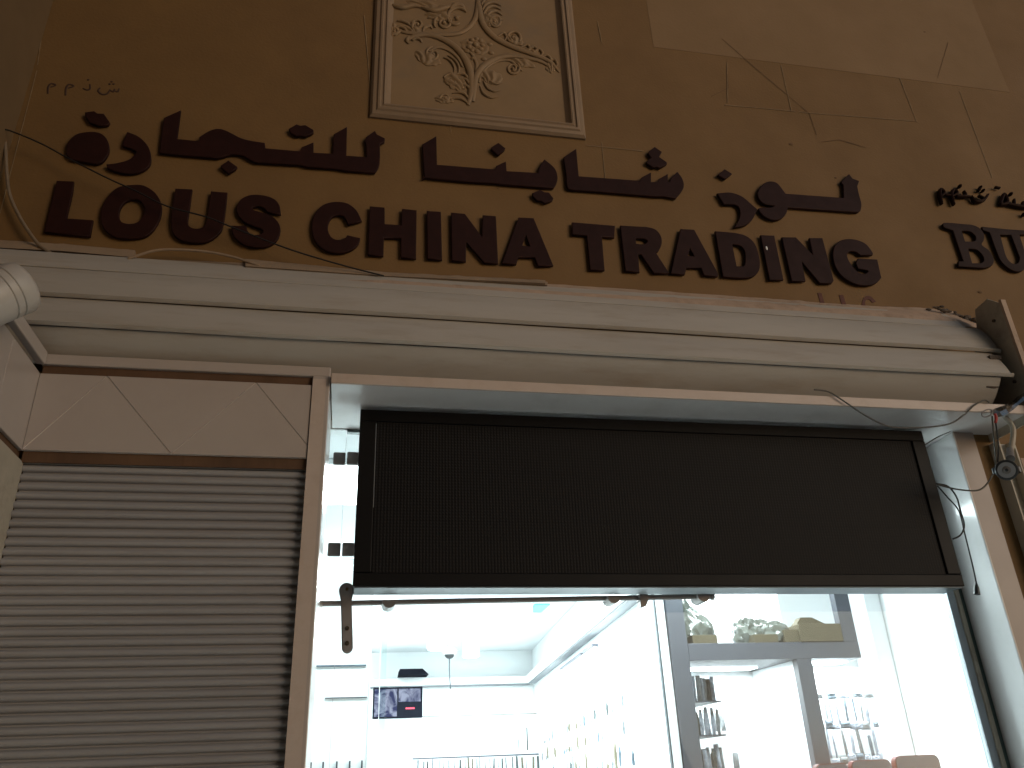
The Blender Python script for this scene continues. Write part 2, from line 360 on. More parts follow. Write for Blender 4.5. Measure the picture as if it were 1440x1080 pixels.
# main arching stems
scroll('stem', A_([(250, 300), (350, 325), (520, 335), (700, 345), (860, 325), (960, 250), (1010, 150), (1020, 0)]), .009, .013)
scroll('stem', A_([(340, 400), (420, 360), (540, 345), (660, 375), (780, 440), (870, 530), (930, 640), (960, 760), (960, 900), (930, 1010)]), .009, .014, mid=.019)
scroll('stem', A_([(560, 500), (640, 465), (740, 490), (830, 560), (880, 650)]), .006, .009)
scroll('stem', B_([(75, 0), (90, 90), (120, 230), (200, 340), (300, 410), (430, 470), (600, 530), (760, 600), (850, 700)]), .012, .008, mid=.018)
scroll('stem', B_([(30, 980), (40, 850), (60, 740), (130, 640), (250, 570), (380, 545), (520, 560), (680, 600), (800, 680)]), .014, .008, mid=.017)
scroll('stem', B_([(90, 800), (110, 720), (180, 640), (280, 590), (380, 590), (450, 640), (500, 690)]), .007, .006)
scroll('stem', A_([(1000, 700), (1010, 620), (960, 520), (880, 470)]), .008, .007)
# spirals
def spiral(cx, cy, r0, r1, a0, turns, w, nm='scroll_curl'):
    pts = []
    N = int(14*abs(turns))+2
    for i in range(N):
        f = i/(N-1); a = a0+turns*2*math.pi*f; r = r0+(r1-r0)*f
        pts.append((cx+r*math.cos(a), cy+r*0.95*math.sin(a)))
    scroll(nm, pts, w, w*0.8, flat=0.9)
    p = at(cx, cy, 0); MB().sphere((p.x, -0.008, p.z), w*1.3, (1, 0.9, 1), 12).build('curl_eye', M['relief'], rp, smooth=True)
ax = lambda x, y: (520+x/6.75, y/6.75); bxx = lambda x, y: (660+x/6.75, y/6.75)
spiral(*ax(700, 230), 14, 3, 2.6, 1.4, .0075)
spiral(*ax(820, 190), 17, 8, -0.6, -0.75, .009)
spiral(*ax(600, 530), 11, 3, 4.6, -1.2, .0065)
spiral(*ax(760, 780), 10, 3, 3.6, 1.3, .006)
spiral(*ax(450, 250), 8, 2.5, 3.0, 1.2, .0065)
spiral(*bxx(410, 375), 11, 3, 0.6, -1.4, .008)
spiral(*bxx(410, 665), 10, 2.5, 5.2, 1.5, .006)
spiral(*bxx(235, 225), 11, 4, 3.4, 1.1, .007)
spiral(*ax(710, 950), 7, 2, 3.0, 1.2, .006)
spiral(*ax(230, 320), 7, 2, 3.6, 1.1, .007)
# low swelling leaf bodies behind the scrolls
for X, Y_, rx, rz_, ry, rot in [(600, 84, 26, 17, .012, .5), (640, 116, 20, 24, .012, -.5), (690, 110, 22, 18, .012, .3), (735, 90, 24, 12, .010, .2), (690, 30, 20, 22, .011, -.7), (722, 58, 20, 12, .012, .4),
                           (748, 76, 18, 9, .010, .35), (774, 96, 10, 16, .009, .2), (622, 25, 34, 13, .012, -.1), (582, 44, 26, 10, .011, .15), (553, 42, 10, 16, .009, .0), (600, 8, 40, 10, .010, .0), (668, 66, 27, 24, .008, 0), (625, 142, 18, 9, .009, .0)]:
    p = at(X, Y_, 0); k = 2.5/1150*1.02
    b = bmesh.new(); bmesh.ops.create_uvsphere(b, u_segments=48, v_segments=32, radius=1)
    for v in b.verts:
        x, y, z = v.co; n_ = 1+.22*noise.noise(Vector((x*2+X, z*2, 1)))+.05*math.sin(9*math.atan2(z, x))
        x2, z2 = x*rx*k*n_, z*rz_*k*n_; fl_ = 0.68+0.32*math.cos(13*math.atan2(z+1.25, x*0.9+0.15*math.sin(3*z)))
        v.co = Vector((p.x+x2*math.cos(rot)+z2*math.sin(rot), -0.006+y*ry*fl_, p.z-x2*math.sin(rot)+z2*math.cos(rot)))
    s = MB(); s.bm = b; s.build('leaf_body', M['relief'], rp, smooth=True, sharp=80)
# fanned acanthus leaves
def fan(pts_list, w=.006):
    for p in pts_list: scroll('leaf', p, w, w*0.55, flat=0.95, mid=w*1.5)
fan([A_([(960, 900), (930, 840), (870, 820), (800, 830)]), A_([(955, 850), (920, 780), (860, 760), (790, 775)]), A_([(950, 800), (905, 730), (850, 715), (790, 735)]), A_([(940, 960), (900, 910), (840, 890), (780, 900)]), A_([(935, 1000), (880, 960), (820, 945), (760, 960)])])
fan([A_([(700, 560), (760, 590), (800, 650), (800, 700)]), A_([(740, 540), (810, 590), (845, 660), (835, 720)])], .005)
fan([B_([(120, 110), (160, 55), (230, 40), (300, 70)]), B_([(130, 150), (175, 90), (240, 80), (300, 110)]), B_([(150, 200), (190, 140), (250, 125), (310, 160)]), B_([(180, 250), (210, 185), (265, 175), (310, 210)]), B_([(110, 60), (150, 10), (220, -20), (290, 0)])], .007)
fan([B_([(480, 470), (540, 440), (570, 480), (540, 520)]), B_([(540, 500), (600, 460), (640, 490), (610, 540)]), B_([(600, 530), (650, 480), (690, 520), (660, 560)]), B_([(680, 560), (730, 540), (770, 580), (740, 610)]), B_([(760, 600), (800, 580), (830, 630), (800, 660)]), B_([(270, 360), (320, 330), (350, 370), (320, 410)])], .006)
fan([A_([(350, 330), (330, 290), (280, 270), (240, 290)]), A_([(420, 320), (400, 270), (420, 235), (470, 240)]), A_([(500, 320), (520, 280), (570, 265), (590, 290)]), A_([(400, 400), (440, 380), (480, 395), (490, 420)]), A_([(370, 430), (350, 400), (370, 370), (400, 370)]), A_([(300, 300), (260, 330), (215, 345), (205, 365)]), A_([(260, 215), (300, 215), (360, 240), (400, 280)])], .0065)
fan([B_([(100, 830), (130, 900), (200, 940), (270, 930)]), B_([(130, 780), (170, 850), (230, 880), (290, 870)]), B_([(150, 720), (200, 790), (260, 810), (310, 790)])], .005)
fan([A_([(200, 60), (300, 90), (420, 70), (520, 95)]), A_([(480, 80), (600, 120), (720, 90), (800, 60)]), A_([(760, 110), (800, 70), (870, 75), (900, 120)])], .011)
# rosette of petals in the middle
for k in range(9):
    a = 2*math.pi*k/9; p = at(668+9.5*math.cos(a), 66+8.5*math.sin(a), 0)
    MB().sphere((p.x, -0.007, p.z), 0.014, (1.0, 0.75, 0.85), 10).build('petal', M['relief'], rp, smooth=True)
for k in range(7):
    a = 2*math.pi*k/7+.3; p = at(674+17*math.cos(a), 72+14*math.sin(a), 0)
    MB().sphere((p.x, -0.006, p.z), 0.013, (1.1, 0.55, 0.8), 10).build('petal', M['relief'], rp, smooth=True)
p = at(668, 66, 0); MB().sphere((p.x, -0.008, p.z), 0.014, (1, 0.9, 1), 12).build('rosette_eye', M['relief'], rp, smooth=True)

# ---------------------------------------------------------------- raised letters
W = {'W1': (50, 230, 7.2), 'W2': (220, 230, 7.2), 'W3': (420, 255, 7.2), 'W4': (600, 270, 7.2), 'W5': (790, 280, 7.2), 'W6': (930, 290, 7.2), 'W7': (1070, 300, 7.2), 'W8': (1300, 240, 7.2),
     'A1': (80, 130, 7.2), 'A2': (210, 130, 7.2), 'A3': (360, 140, 7.2), 'A4': (580, 150, 7.2), 'A5': (700, 160, 7.2), 'A6': (820, 180, 7.2), 'A7': (1000, 210, 6.0), 'A8': (50, 90, 10.286)}
def contour(txt, default, Yc=-0.018):
    """'x,y' corner, 'x,yS' smooth point, 'A3:' switches the survey window"""
    w = default; P = []
    for t in txt.split():
        if t.endswith(':'): w = t[:-1]; continue
        s = t.endswith('S'); x, y = t.rstrip('S').split(','); ox, oy, k = W[w]
        v = at(ox+float(x)/k, oy+float(y)/k, Yc); P.append((v.x, v.z, s))
    out = []; n = len(P)
    for i in range(n):
        b_, c = P[i], P[(i+1) % n]; out.append((b_[0], b_[1]))
        if b_[2] or c[2]:
            a, d = P[(i-1) % n], P[(i+2) % n]
            if not b_[2]: a = (b_[0], b_[1])
            if not c[2]: d = (c[0], c[1])
            for k in range(1, 6):
                t = k/6
                f = lambda j: 0.5*((2*b_[j])+(c[j]-a[j])*t+(2*a[j]-5*b_[j]+4*c[j]-d[j])*t*t+(3*b_[j]-a[j]-3*c[j]+d[j])*t**3)
                out.append((f(0), f(1)))
    return out
def plate(name, contours, m, yf, th, parent=None, bev=0.0025):
    cu = bpy.data.curves.new('c', 'CURVE'); cu.dimensions = '2D'; cu.fill_mode = 'BOTH'; cu.extrude = th/2-bev; cu.bevel_depth = bev; cu.bevel_resolution = 1; cu.offset = -bev
    for c in contours:
        s = cu.splines.new('POLY'); s.points.add(len(c)-1)
        for q, (x, z) in zip(s.points, c): q.co = (x, z, 0, 1)
        s.use_cyclic_u = True
    ob = bpy.data.objects.new('c', cu); col.objects.link(ob); dg = bpy.context.evaluated_depsgraph_get(); dg.update()
    me = bpy.data.meshes.new_from_object(ob.evaluated_get(dg)); bpy.data.objects.remove(ob); bpy.data.curves.remove(cu)
    me.materials.clear(); me.name = name
    me.transform(Matrix(((1, 0, 0, 0), (0, 0, -1, yf+th/2), (0, 1, 0, 0), (0, 0, 0, 1))))
    return link(name, me, M[m], parent)
LAT = 'raised Latin letters of the shop name'; ARA = 'raised Arabic lettering of the shop name'
letters = [
 ('W1', ['212,170 386,178 372,300 312,552 582,570 552,735 85,692 130,500 180,300'], 'letter L, first of the word LOUS at the left end'),
 ('W1', ['985,212S 1110,225S 1225,310S 1278,440S 1240,600S 1130,725S 960,758S 790,735S 680,640S 660,490S 715,350S 830,240S', '985,358S 1060,380S 1100,450S 1085,530S 1030,590S 945,608S 870,585S 845,525S 860,450S 910,385S'], 'round letter O between L and U in the word LOUS'),
 ('W2', ['190,250 362,258 340,430 318,590S 345,640S 400,655S 460,645S 500,600S 520,500 550,278 718,290 705,420 680,600S 640,700S 530,780S 400,800S 250,775S 165,700S 145,580S 160,420'], 'letter U in the word LOUS, a thin cable crossing in front'),
 ('W2', ['1260,515 1120,490 1095,455S 1040,430S 975,442S 985,466S 1060,490S 1150,520S 1225,580S 1255,670S 1215,780S 1110,838S 970,843S 850,800S 775,720S 755,625 912,630 925,680S 970,715S 1030,718S 1078,692S 1060,660S 980,630S 890,590S 825,520S 810,440S 855,360S 950,316S 1080,318S 1190,355S 1245,420S'], 'letter S that ends the word LOUS'),
 ('W3', ['640,400 585,290S 490,220S 370,205S 250,235S 165,320S 132,440S 150,570S 220,665S 320,715S 440,722S 540,690S 600,640S 625,572 490,542 470,570S 400,590S 335,565S 300,500S 300,430S 335,365S 400,340S 460,360S 500,438'], 'letter C that starts the word CHINA'),
 ('W3', ['720,250 872,262 872,430 1040,440 1045,275 1195,290 1190,780 1035,770 1035,575 865,568 858,755 700,742'], 'letter H in the word CHINA'),
 ('W4', ['2,188 145,198 158,685 8,675'], 'letter I in the middle of the word CHINA'),
 ('W4', ['248,205 388,218 562,450 568,232 702,242 725,722 585,715 402,500 398,702 255,692'], 'letter N in the word CHINA'),
 ('W4', ['930,255 1085,262 1285,745 1130,750 1095,662 930,658 910,730 762,722', '1008,430 1048,548 968,540'], 'letter A that ends the word CHINA'),
 ('W5', ['105,232 540,268 535,388 408,378 436,720 288,715 255,370 108,358'], 'letter T that starts the word TRADING'),
 ('W5', ['592,265 850,278 940,300S 1000,360S 1015,440S 985,520S 955,540 1090,748 935,750 805,560 775,560 790,738 645,728', '750,398 830,400S 868,425S 830,455S 755,448'], 'letter R in the word TRADING'),
 ('W6', ['195,228 335,235 580,685 575,712 435,700 405,625 258,620 240,690 95,682', '295,420 335,505 270,500'], 'letter A between R and D in the word TRADING'),
 ('W6', ['545,250 760,270S 880,310S 960,400S 1000,560S 985,660S 920,715S 800,725S 625,712', '720,385 800,400S 845,460S 850,560S 835,605 765,605'], 'letter D in the word TRADING'),
 ('W6', ['1005,290 1145,295 1240,745 1098,748'], 'letter I in the word TRADING with a small white chip near its top'),
 ('W7', ['212,240 355,240 530,420 490,248 625,248 740,680 720,708 600,708 415,480 455,685 315,688'], 'letter N between I and G in the word TRADING'),
 ('W7', ['1135,420 1130,390S 1060,305S 950,262S 830,265S 750,325S 730,430S 760,550S 840,650S 960,715S 1080,730S 1170,705S 1222,650 1180,465 985,455 960,500 985,560 1080,578 1085,590S 1040,612S 970,580S 900,490S 875,420S 905,385S 960,390S 1010,425'], 'letter G that ends the word TRADING at the right end'),
]
TH = 0.013
for w, cs, lab in letters:
    o = plate('sign_letter', [contour(c, w) for c in cs], 'letter', -0.018, TH)
    tag(o, 'maroon raised '+lab, 'sign letter', LAT)
    if 'white chip' in lab:
        p = at(1078, 349, -0.018); MB().sphere((p.x, -0.0185, p.z), 0.009, (0.45, 0.2, 1.1), 12).build('white_chip', M['white_wall'], o)
arab = [
 ('A1', ['95,590S 110,500S 200,420S 340,395S 450,415S 515,490S 525,600S 470,690S 400,722 260,700 150,680 95,630S'], 'round Arabic letter shape at the far left end of the Arabic line'),
 ('A1', ['280,200 375,185 410,210 475,212 535,300 520,325 430,335 330,305 285,235'], 'pair of joined dots above the round Arabic letter at far left'),
 ('A1', ['710,395 820,440S 900,510S 945,600S 945,720S 870,790S 740,820S 600,800S 510,765 498,725 620,710S 740,670S 805,600 760,570S 665,540 668,500'], 'hooked Arabic letter just right of the round one at far left'),
 ('A2', ['145,255 318,178 280,468 505,490 505,450 600,390S 690,365S 780,385S 930,460S 1050,490 1170,508 1175,555 A3: 90,490 440,520 460,480 582,430 582,535 780,545 785,350 922,272 915,565 1120,580 1115,460 1100,420 1110,380 1205,312 1225,350 1305,390 1300,425 1255,450 1255,600S 1240,680S 1205,738 920,718 800,698 520,680 450,660 0,635 A2: 1070,705 1000,670S 940,635S 830,625S 760,645S 690,662 150,615S 110,580S 112,500'], 'long joined Arabic word shape above the letters OUS and C'),
 ('A2', ['800,685 890,750 875,775 800,820 720,755 725,735'], 'single diamond dot under the long Arabic word at left, above the U'),
 ('A3', ['330,295 410,248 450,262 500,255 582,305 582,335 500,372 450,360 415,370 350,335'], 'pair of joined dots above the long Arabic word at left'),
 ('A4', ['100,380 242,295 250,585 840,632 845,600 948,550 955,650 1275,668 1280,620 1335,530 A5: 570,540S 605,620S 600,690S 568,750 400,740 40,712 A4: 850,775 600,762 150,720S 120,690S'], 'joined Arabic word shape in the middle of the line, under the plaster panel'),
 ('A4', ['870,362 942,420 930,440 870,490 795,430 798,410'], 'single diamond dot above the middle Arabic word'),
 ('A5', ['350,800 430,765 470,790 520,795 565,855 550,880 480,905 440,880 400,878 355,835'], 'pair of joined dots under the middle Arabic word'),
 ('A5', ['665,440 795,350 822,630 1440,675 A6: 575,535 590,500 690,445 690,545 750,545 765,515 860,460 860,545 880,540 885,510 955,440 1000,500S 1022,570S 1005,630S 940,712 820,690 740,692 300,655 0,632 A5: 735,765S 700,730S 695,640'], 'three toothed Arabic word shape above the letters TRA'),
 ('A6', ['725,188 800,240 770,290 850,345 850,365 780,405 750,390 720,402 640,355 645,335 670,310 690,300 655,255 665,235'], 'cluster of three dots above the toothed Arabic word'),
 ('A7', ['115,165 178,205 120,250 55,215'], 'single diamond dot above the hooked Arabic letter over the D'),
 ('A7', ['50,370 160,362S 260,395S 340,460S 392,505 380,530S 350,590S 290,640S 195,658 230,600S 245,550S 235,490S 200,465 110,465'], 'hooked Arabic letter above the D of TRADING'),
 ('A7', ['398,500 420,490S 500,488S 540,475 450,460S 400,410S 398,350S 440,290S 500,268S 560,285S 610,345S 630,372 1120,408 1115,300 1095,275 1165,205 1195,245 1252,265 1235,310 1250,380S 1270,460S 1262,515S 1235,530 650,488 635,540S 590,585S 520,595S 450,565S 410,525'], 'joined Arabic word shape at the right end of the Arabic line, above the letters ING'),
]
for w, cs, lab in arab:
    o = plate('sign_letter', [contour(c, w) for c in cs], 'letter', -0.018, TH)
    tag(o, 'maroon raised '+lab.replace('at the right end of the Arabic line, above the letters ING','at the right end, above the letters ING'), 'sign letter', ARA)
NB = 'raised lettering of the neighbouring shop'
o = plate('sign_letter', [contour(c, 'W8') for c in ['190,560S 210,525S 420,540 490,548S 560,580S 605,640S 605,700S 585,750S 660,810S 705,900S 680,965S 600,985 345,970 345,915 395,915 290,605 215,580', '380,610 460,615S 515,660S 515,705S 480,715 415,715', '445,790 530,800S 590,860S 600,915S 560,935 485,935']], 'letter2', -0.018, TH)
tag(o, 'dark brown raised serif letter B at the right edge of the wall', 'sign letter', NB)
o = plate('sign_letter', [contour(c, 'W8') for c in ['585,565 830,590 1060,605 1060,640 965,645 1020,830 1040,940S 1000,1010S 930,1020S 850,985S 780,920S 735,830S 660,625 590,600', '768,645 880,650 965,880 950,930S 900,940S 850,900S 820,840']], 'letter2', -0.018, TH)
tag(o, 'dark brown raised serif letter U cut by the right edge of the photo', 'sign letter', NB)

def strokes(name, w, paths, wd, m, yf, th, parent=None):
    s = MB(); ox, oy, k = W[w]
    for p in paths:
        P = []
        for x, y in p:
            v = at(ox+x/k, oy+y/k, yf); P.append((v.x, yf, v.z))
        r = wd/k*0.5*0.00222*1.05
        if len(P) == 1: s.sphere(P[0], r*1.25, (1, th/r, 1), 10)
        else: s.tube(P, [r*0.8]+[r]*(len(P)-2)+[r*0.7], n=8, flat=th/r, smooth=4)
    return s.build(name, M[m], parent, smooth=True)
tx = empty('printed_arabic_text', at(120, 130, 0.0), 'small thin brown Arabic lettering printed on the wall at upper left', 'wall lettering')
for paths in ([[(178, 430), (182, 335), (225, 285), (290, 305), (215, 335)]], [[(432, 455), (440, 350), (485, 295), (550, 320), (470, 350)]],
              [[(685, 350), (740, 375), (785, 360), (785, 290)], [(762, 228)]], [[(935, 345), (905, 390), (960, 440), (1035, 430), (1078, 370)], [(1078, 375), (1125, 405), (1145, 360)], [(1145, 390), (1190, 400), (1207, 355)], [(1072, 290)], [(1128, 290)], [(1100, 255)]]):
    strokes('glyph', 'A8', paths, 34, 'paint_brown', -0.0006, 0.0012, tx)
o = strokes('sign_letter', 'W8', [[(172, 340), (150, 240), (160, 195), (195, 230), (165, 262)], [(295, 348), (268, 250), (290, 200), (325, 235), (280, 262)], [(200, 245), (260, 255)], [(320, 262), (410, 262), (395, 210)], [(470, 262), (510, 315), (590, 305), (640, 245)], [(545, 255), (590, 275)], [(400, 262), (470, 268)]], 46, 'letter2', -0.014, 0.014)
tag(o, 'small dark brown joined Arabic lettering above the B', 'sign letter', NB)
o = strokes('sign_letter', 'W8', [[(355, 160)]], 40, 'letter2', -0.014, 0.012); tag(o, 'single dot above the small Arabic lettering over the B, leftmost', 'sign letter', NB)
o = strokes('sign_letter', 'W8', [[(548, 200)], [(590, 205)], [(562, 172)]], 34, 'letter2', -0.014, 0.012); tag(o, 'three small dots clustered above the small Arabic lettering', 'sign letter', NB)
o = strokes('sign_letter', 'W8', [[(765, 340), (800, 245), (835, 330), (765, 345)], [(835, 340), (900, 355), (1000, 372), (1060, 375)], [(905, 350), (905, 295)], [(990, 365), (995, 320)]], 52, 'letter2', -0.014, 0.014)
tag(o, 'small dark brown Arabic word cut by the right edge above the U', 'sign letter', NB)
o = strokes('sign_letter', 'W8', [[(715, 168), (760, 178)]], 44, 'letter2', -0.014, 0.012); tag(o, 'pair of dots above the gap between the two small Arabic words', 'sign letter', NB)
o = strokes('sign_letter', 'W8', [[(870, 240)]], 40, 'letter2', -0.014, 0.012); tag(o, 'single dot above the rightmost small Arabic word', 'sign letter', NB)
o = strokes('sign_letter', 'W8', [[(1005, 445)]], 44, 'letter2', -0.014, 0.012); tag(o, 'single dot below the rightmost small Arabic word at the photo edge', 'sign letter', NB)
ll = empty('printed_llc_text', at(1190, 425, 0.0), 'small red brown letters LLC printed under TRADING, half covered by the ledge', 'wall lettering')
for cs in (['575,805 615,805 672,1000 760,1000 760,1040 640,1040'], ['790,825 835,825 890,1010 980,1010 980,1050 858,1050'], ['1025,930S 1035,870S 1070,835S 1120,845S 1165,895 1130,905 1095,872S 1060,885S 1062,940S 1100,1000S 1170,1000 1190,1035 1120,1050S 1050,1010S']):
    plate('glyph', [contour(c, 'W7', -0.002) for c in cs], 'paint_red', -0.002, 0.002, ll, bev=0.0002)

# ---------------------------------------------------------------- rolled-up shutter above the opening
def Yd(d): return d-2.5
def zc(r, d): return Zc+r*d
roll = empty('rolled_up_shutter', (0.45, -0.15, Zc+1.13), 'rolled up cream steel shutter with wide slats above the shop front', 'roller shutter')
pts = [(2.37, 0.6340*2.37), (2.315, 0.5940*2.315), (2.262, 0.5505*2.262), (2.345, 0.4960*2.345)]
def slat(nm, A, B, x0, x1, bow, lipo=0.010, skew=0.0):
    """one wide curved slat, cross-section from A (top) to B (bottom) in (d, z')"""
    A, B = Vector(A), Vector(B); t = (B-A).normalized(); nrm = Vector((t.y, -t.x))     # towards the street
    if nrm.x > 0: nrm = -nrm
    prof = []
    for i in range(9):
        f = i/8; prof.append(A.lerp(B, f)+nrm*bow*math.sin(math.pi*f)**0.8)
    prof.append(B+nrm*lipo*0.9+t*0.001); prof.append(B+nrm*lipo+t*0.006); prof.append(B+nrm*(lipo*0.2)+t*0.010)
    back = [p-nrm*0.004 for p in prof[::-1]]
    ring = prof+back; bm = bmesh.new(); rows = []
    N = 46
    for k in range(N+1):
        x = x0+(x1-x0)*k/N; dz = noise.noise(Vector((x*1.7, A.y*9, 0)))*0.0025
        rows.append([bm.verts.new((x, p.x-2.5, Zc+p.y+dz)) for p in ring])
    m_ = len(ring)
    for a, c in zip(rows, rows[1:]):
        for k in range(m_): bm.faces.new((a[k], a[(k+1) % m_], c[(k+1) % m_], c[k]))
    bm.faces.new(rows[0][::-1]); bm.faces.new(rows[-1]); bmesh.ops.recalc_face_normals(bm, faces=bm.faces[:])
    s = MB(); s.bm = bm; return s.build(nm, M['slat'], roll, smooth=True, sharp=40)
XL = -1.235
slat('slat', pts[0], pts[1], XL, 2.352, 0.008, 0.012)
slat('slat', (pts[1][0]+.006, pts[1][1]-.008), pts[2], XL, 2.318, 0.007, 0.011)
slat('slat', (pts[2][0]+.006, pts[2][1]-.008), pts[3], XL, 2.275, 0.004, 0.0)
slat('slat', (2.46, 0.6380*2.46+.05), (2.385, 1.518), XL, 2.30, 0.004, 0.003)
MB().cyl((XL, Yd(2.425), Zc+1.34), (2.355, Yd(2.425), Zc+1.34), 0.072, n=32).build('roll_core', M['grime'], roll, smooth=True)
for px, py, L in [(1396, 504, 20), (1391, 543, 26)]:
    p = at(px, py, Yd(2.30)); s = MB()
    for k in range(7):
        q = Vector((p.x-0.02+0.006*k, p.y+0.01+0.002*(k % 2), p.z-0.004+0.006*random.random()))
        s.box(q.x, q.x+0.016, q.y-0.02, q.y+0.03, q.z-0.004-0.006*random.random(), q.z+0.006+0.004*random.random(), 0.001, 1)
    s.build('end_clip', M['grime'], roll)
# end plate on the right
ep = empty('shutter_end_plate', (2.37, -0.12, Zc+1.13), 'grey steel end plate with pale flange at right end of the rolled shutter', 'bracket')
MB().prism([(-0.001, Zc+1.08), (-0.001, Zc+1.32), (-0.11, Zc+1.52), (-0.13, Zc+1.590), (-0.20, Zc+1.595), (-0.251, Zc+1.545), (-0.251, Zc+1.13), (-0.20, Zc+1.08)], 'x', 2.362, 2.368).build('end_plate', M['plate'], ep)
MB().prism([(-0.262, Zc+1.04), (-0.262, Zc+1.555), (-0.250, Zc+1.560), (-0.250, Zc+1.04)], 'x', 2.358, 2.378).build('flange', M['lip'], ep)
for px, py in [(1430, 537), (1408, 452)]:
    p = at(px, py, -0.2); MB().cyl((2.355, p.y, p.z), (2.362, p.y, p.z), 0.006, n=8).build('bolt', M['grime'], ep)

# ---------------------------------------------------------------- shop front surround: head board, soffit, jamb
SO = Zc+1.11
hb = empty('opening_surround', (1.05, 0, 1.5), 'glossy white panel surround lining the head and right side of the lit shop opening', 'door surround')
MB().box(-0.085, 2.42, Yd(2.275), Yd(2.284), Zc+1.099, Zc+1.133, 0.002).build('head_trim', M['acp_edge'], hb)
MB().box(-0.085, 1.555, Yd(2.2845), 0.15, SO, SO+0.012).build('soffit_panel', M['acp'], hb)
MB().box(1.557, 2.42, Yd(2.2845), 0.15, SO+0.0008, SO+0.0128).build('soffit_panel', M['acp'], hb)
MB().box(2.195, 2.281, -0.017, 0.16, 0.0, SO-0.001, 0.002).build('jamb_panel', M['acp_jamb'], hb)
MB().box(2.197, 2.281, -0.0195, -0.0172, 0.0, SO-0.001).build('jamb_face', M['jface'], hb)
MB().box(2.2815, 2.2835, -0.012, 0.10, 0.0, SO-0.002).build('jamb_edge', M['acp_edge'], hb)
MB().box(2.1945, 2.1985, -0.0215, -0.0195, 0.0, SO-0.002).build('corner_bead', M['acp_edge'], hb)
# guide channel of the roller shutter, right of the jamb
gc = empty('shutter_guide', (2.36, -0.06, 0), 'dirty beige steel guide channel running down beside the right jamb', 'guide rail')
for a in ((2.352, 2.358, -0.05, -0.0), (2.3585, 2.415, -0.012, -0.0), (2.4155, 2.422, -0.05, -0.0)):
    MB().box(*a[:2], *a[2:], 0.0, Zc+1.07, 0.001).build('channel_side' if a[1]-a[0] < 0.02 else 'channel_back', M['plate'], gc)
MB().box(2.4225, 2.455, -0.052, -0.046, 0.0, Zc+1.0, 0.001).build('channel_lip', M['lip'], gc)
for z in (Zc+0.93, Zc+0.70, Zc+0.2):
    MB().cyl((2.44, -0.053, z), (2.44, -0.060, z), 0.007, n=8).build('bolt', M['grime'], gc)
MB().box(2.46, 2.60, -0.09, -0.0, Zc+0.86, Zc+0.885, 0.002).build('cross_bracket', M['lip'], gc)
MB().box(2.46, 2.62, -0.06, -0.0, Zc+0.70, Zc+0.845, 0.002).build('junction_box', M['plate'], gc)

# ---------------------------------------------------------------- left bay: tiled fascia, shutter, post, side wall
YB = Yd(2.30)     # front plane of the left bay
lb = empty('tiled_fascia', (-0.5, YB, 2.39), 'cream tiled fascia with zigzag joints above the closed left shutter', 'cladding')
ZT0, ZT1 = Zc+0.866, Zc+1.102
MB().box(-0.90, -0.142, YB+0.012, YB+0.05, Zc+0.835, Zc+1.16).build('backing_board', M['backing'], lb)
MB().box(-0.8995, -0.1425, YB+0.003, YB+0.0115, ZT0+.001, ZT1-.001).build('grout', M['grout'], lb)
def ftile(poly, nm='tile'):
    c = Vector((sum(p[0] for p in poly)/len(poly), sum(p[1] for p in poly)/len(poly)))
    q = []
    for p in poly:
        v = Vector(p)-c; q.append(tuple(c+v*(1-0.0016/max(0.05, v.length))))
    s = MB().prism(q, 'y', YB, YB+0.0025)
    bmesh.ops.bevel(s.bm, geom=[e for e in s.bm.edges if all(abs(v.co.y-YB) < 1e-6 for v in e.verts)], offset=0.0008, segments=1, affect='EDGES')
    return s.build(nm, M['tile'], lb)
xa = {k: v*2.3 for k, v in dict(T1=-.3137, T2=-.1328, B0=-.3920, B1=-.2237, B2=-.0479).items()}
XLL, XRR = -0.9003, -0.1415
zr = ZT0+(ZT1-ZT0)*((XRR-xa['T2'])/(xa['B2']-xa['T2'])); zr = ZT1-(ZT1-ZT0)*((XRR-xa['T2'])/(xa['B2']-xa['T2']))
ftile([(XLL, ZT0+.004), (xa['T1'], ZT1), (XLL, ZT1)])
ftile([(XLL, ZT0), (xa['B1'], ZT0), (xa['T1'], ZT1)])
ftile([(xa['T1'], ZT1), (xa['B1'], ZT0), (xa['T2'], ZT1)])
ftile([(xa['B1'], ZT0), (XRR, ZT0), (XRR, zr), (xa['T2'], ZT1)])
ftile([(xa['T2'], ZT1), (XRR, zr), (XRR, ZT1)])
MB().box(-0.905, -0.0885, YB-0.001, YB+0.02, Zc+1.131, Zc+1.164, 0.003).build('top_trim', M['tile'], lb)
post = MB().box(-0.140, -0.0885, YB-0.005, 0.14, 0.0, Zc+1.1305, 0.003).build('corner_post', M['tile'])
tag(post, 'cream square post between the grey shutter and the lit glass', 'post')
for i, (z0, z1) in enumerate([(0.0, 1.3), (1.3, 2.0)]): pass
MB().box(-0.1395, -0.100, YB-0.0056, YB-0.0045, 0.3, Zc+1.12, 0).build('post_seam', M['acp_edge'], post)

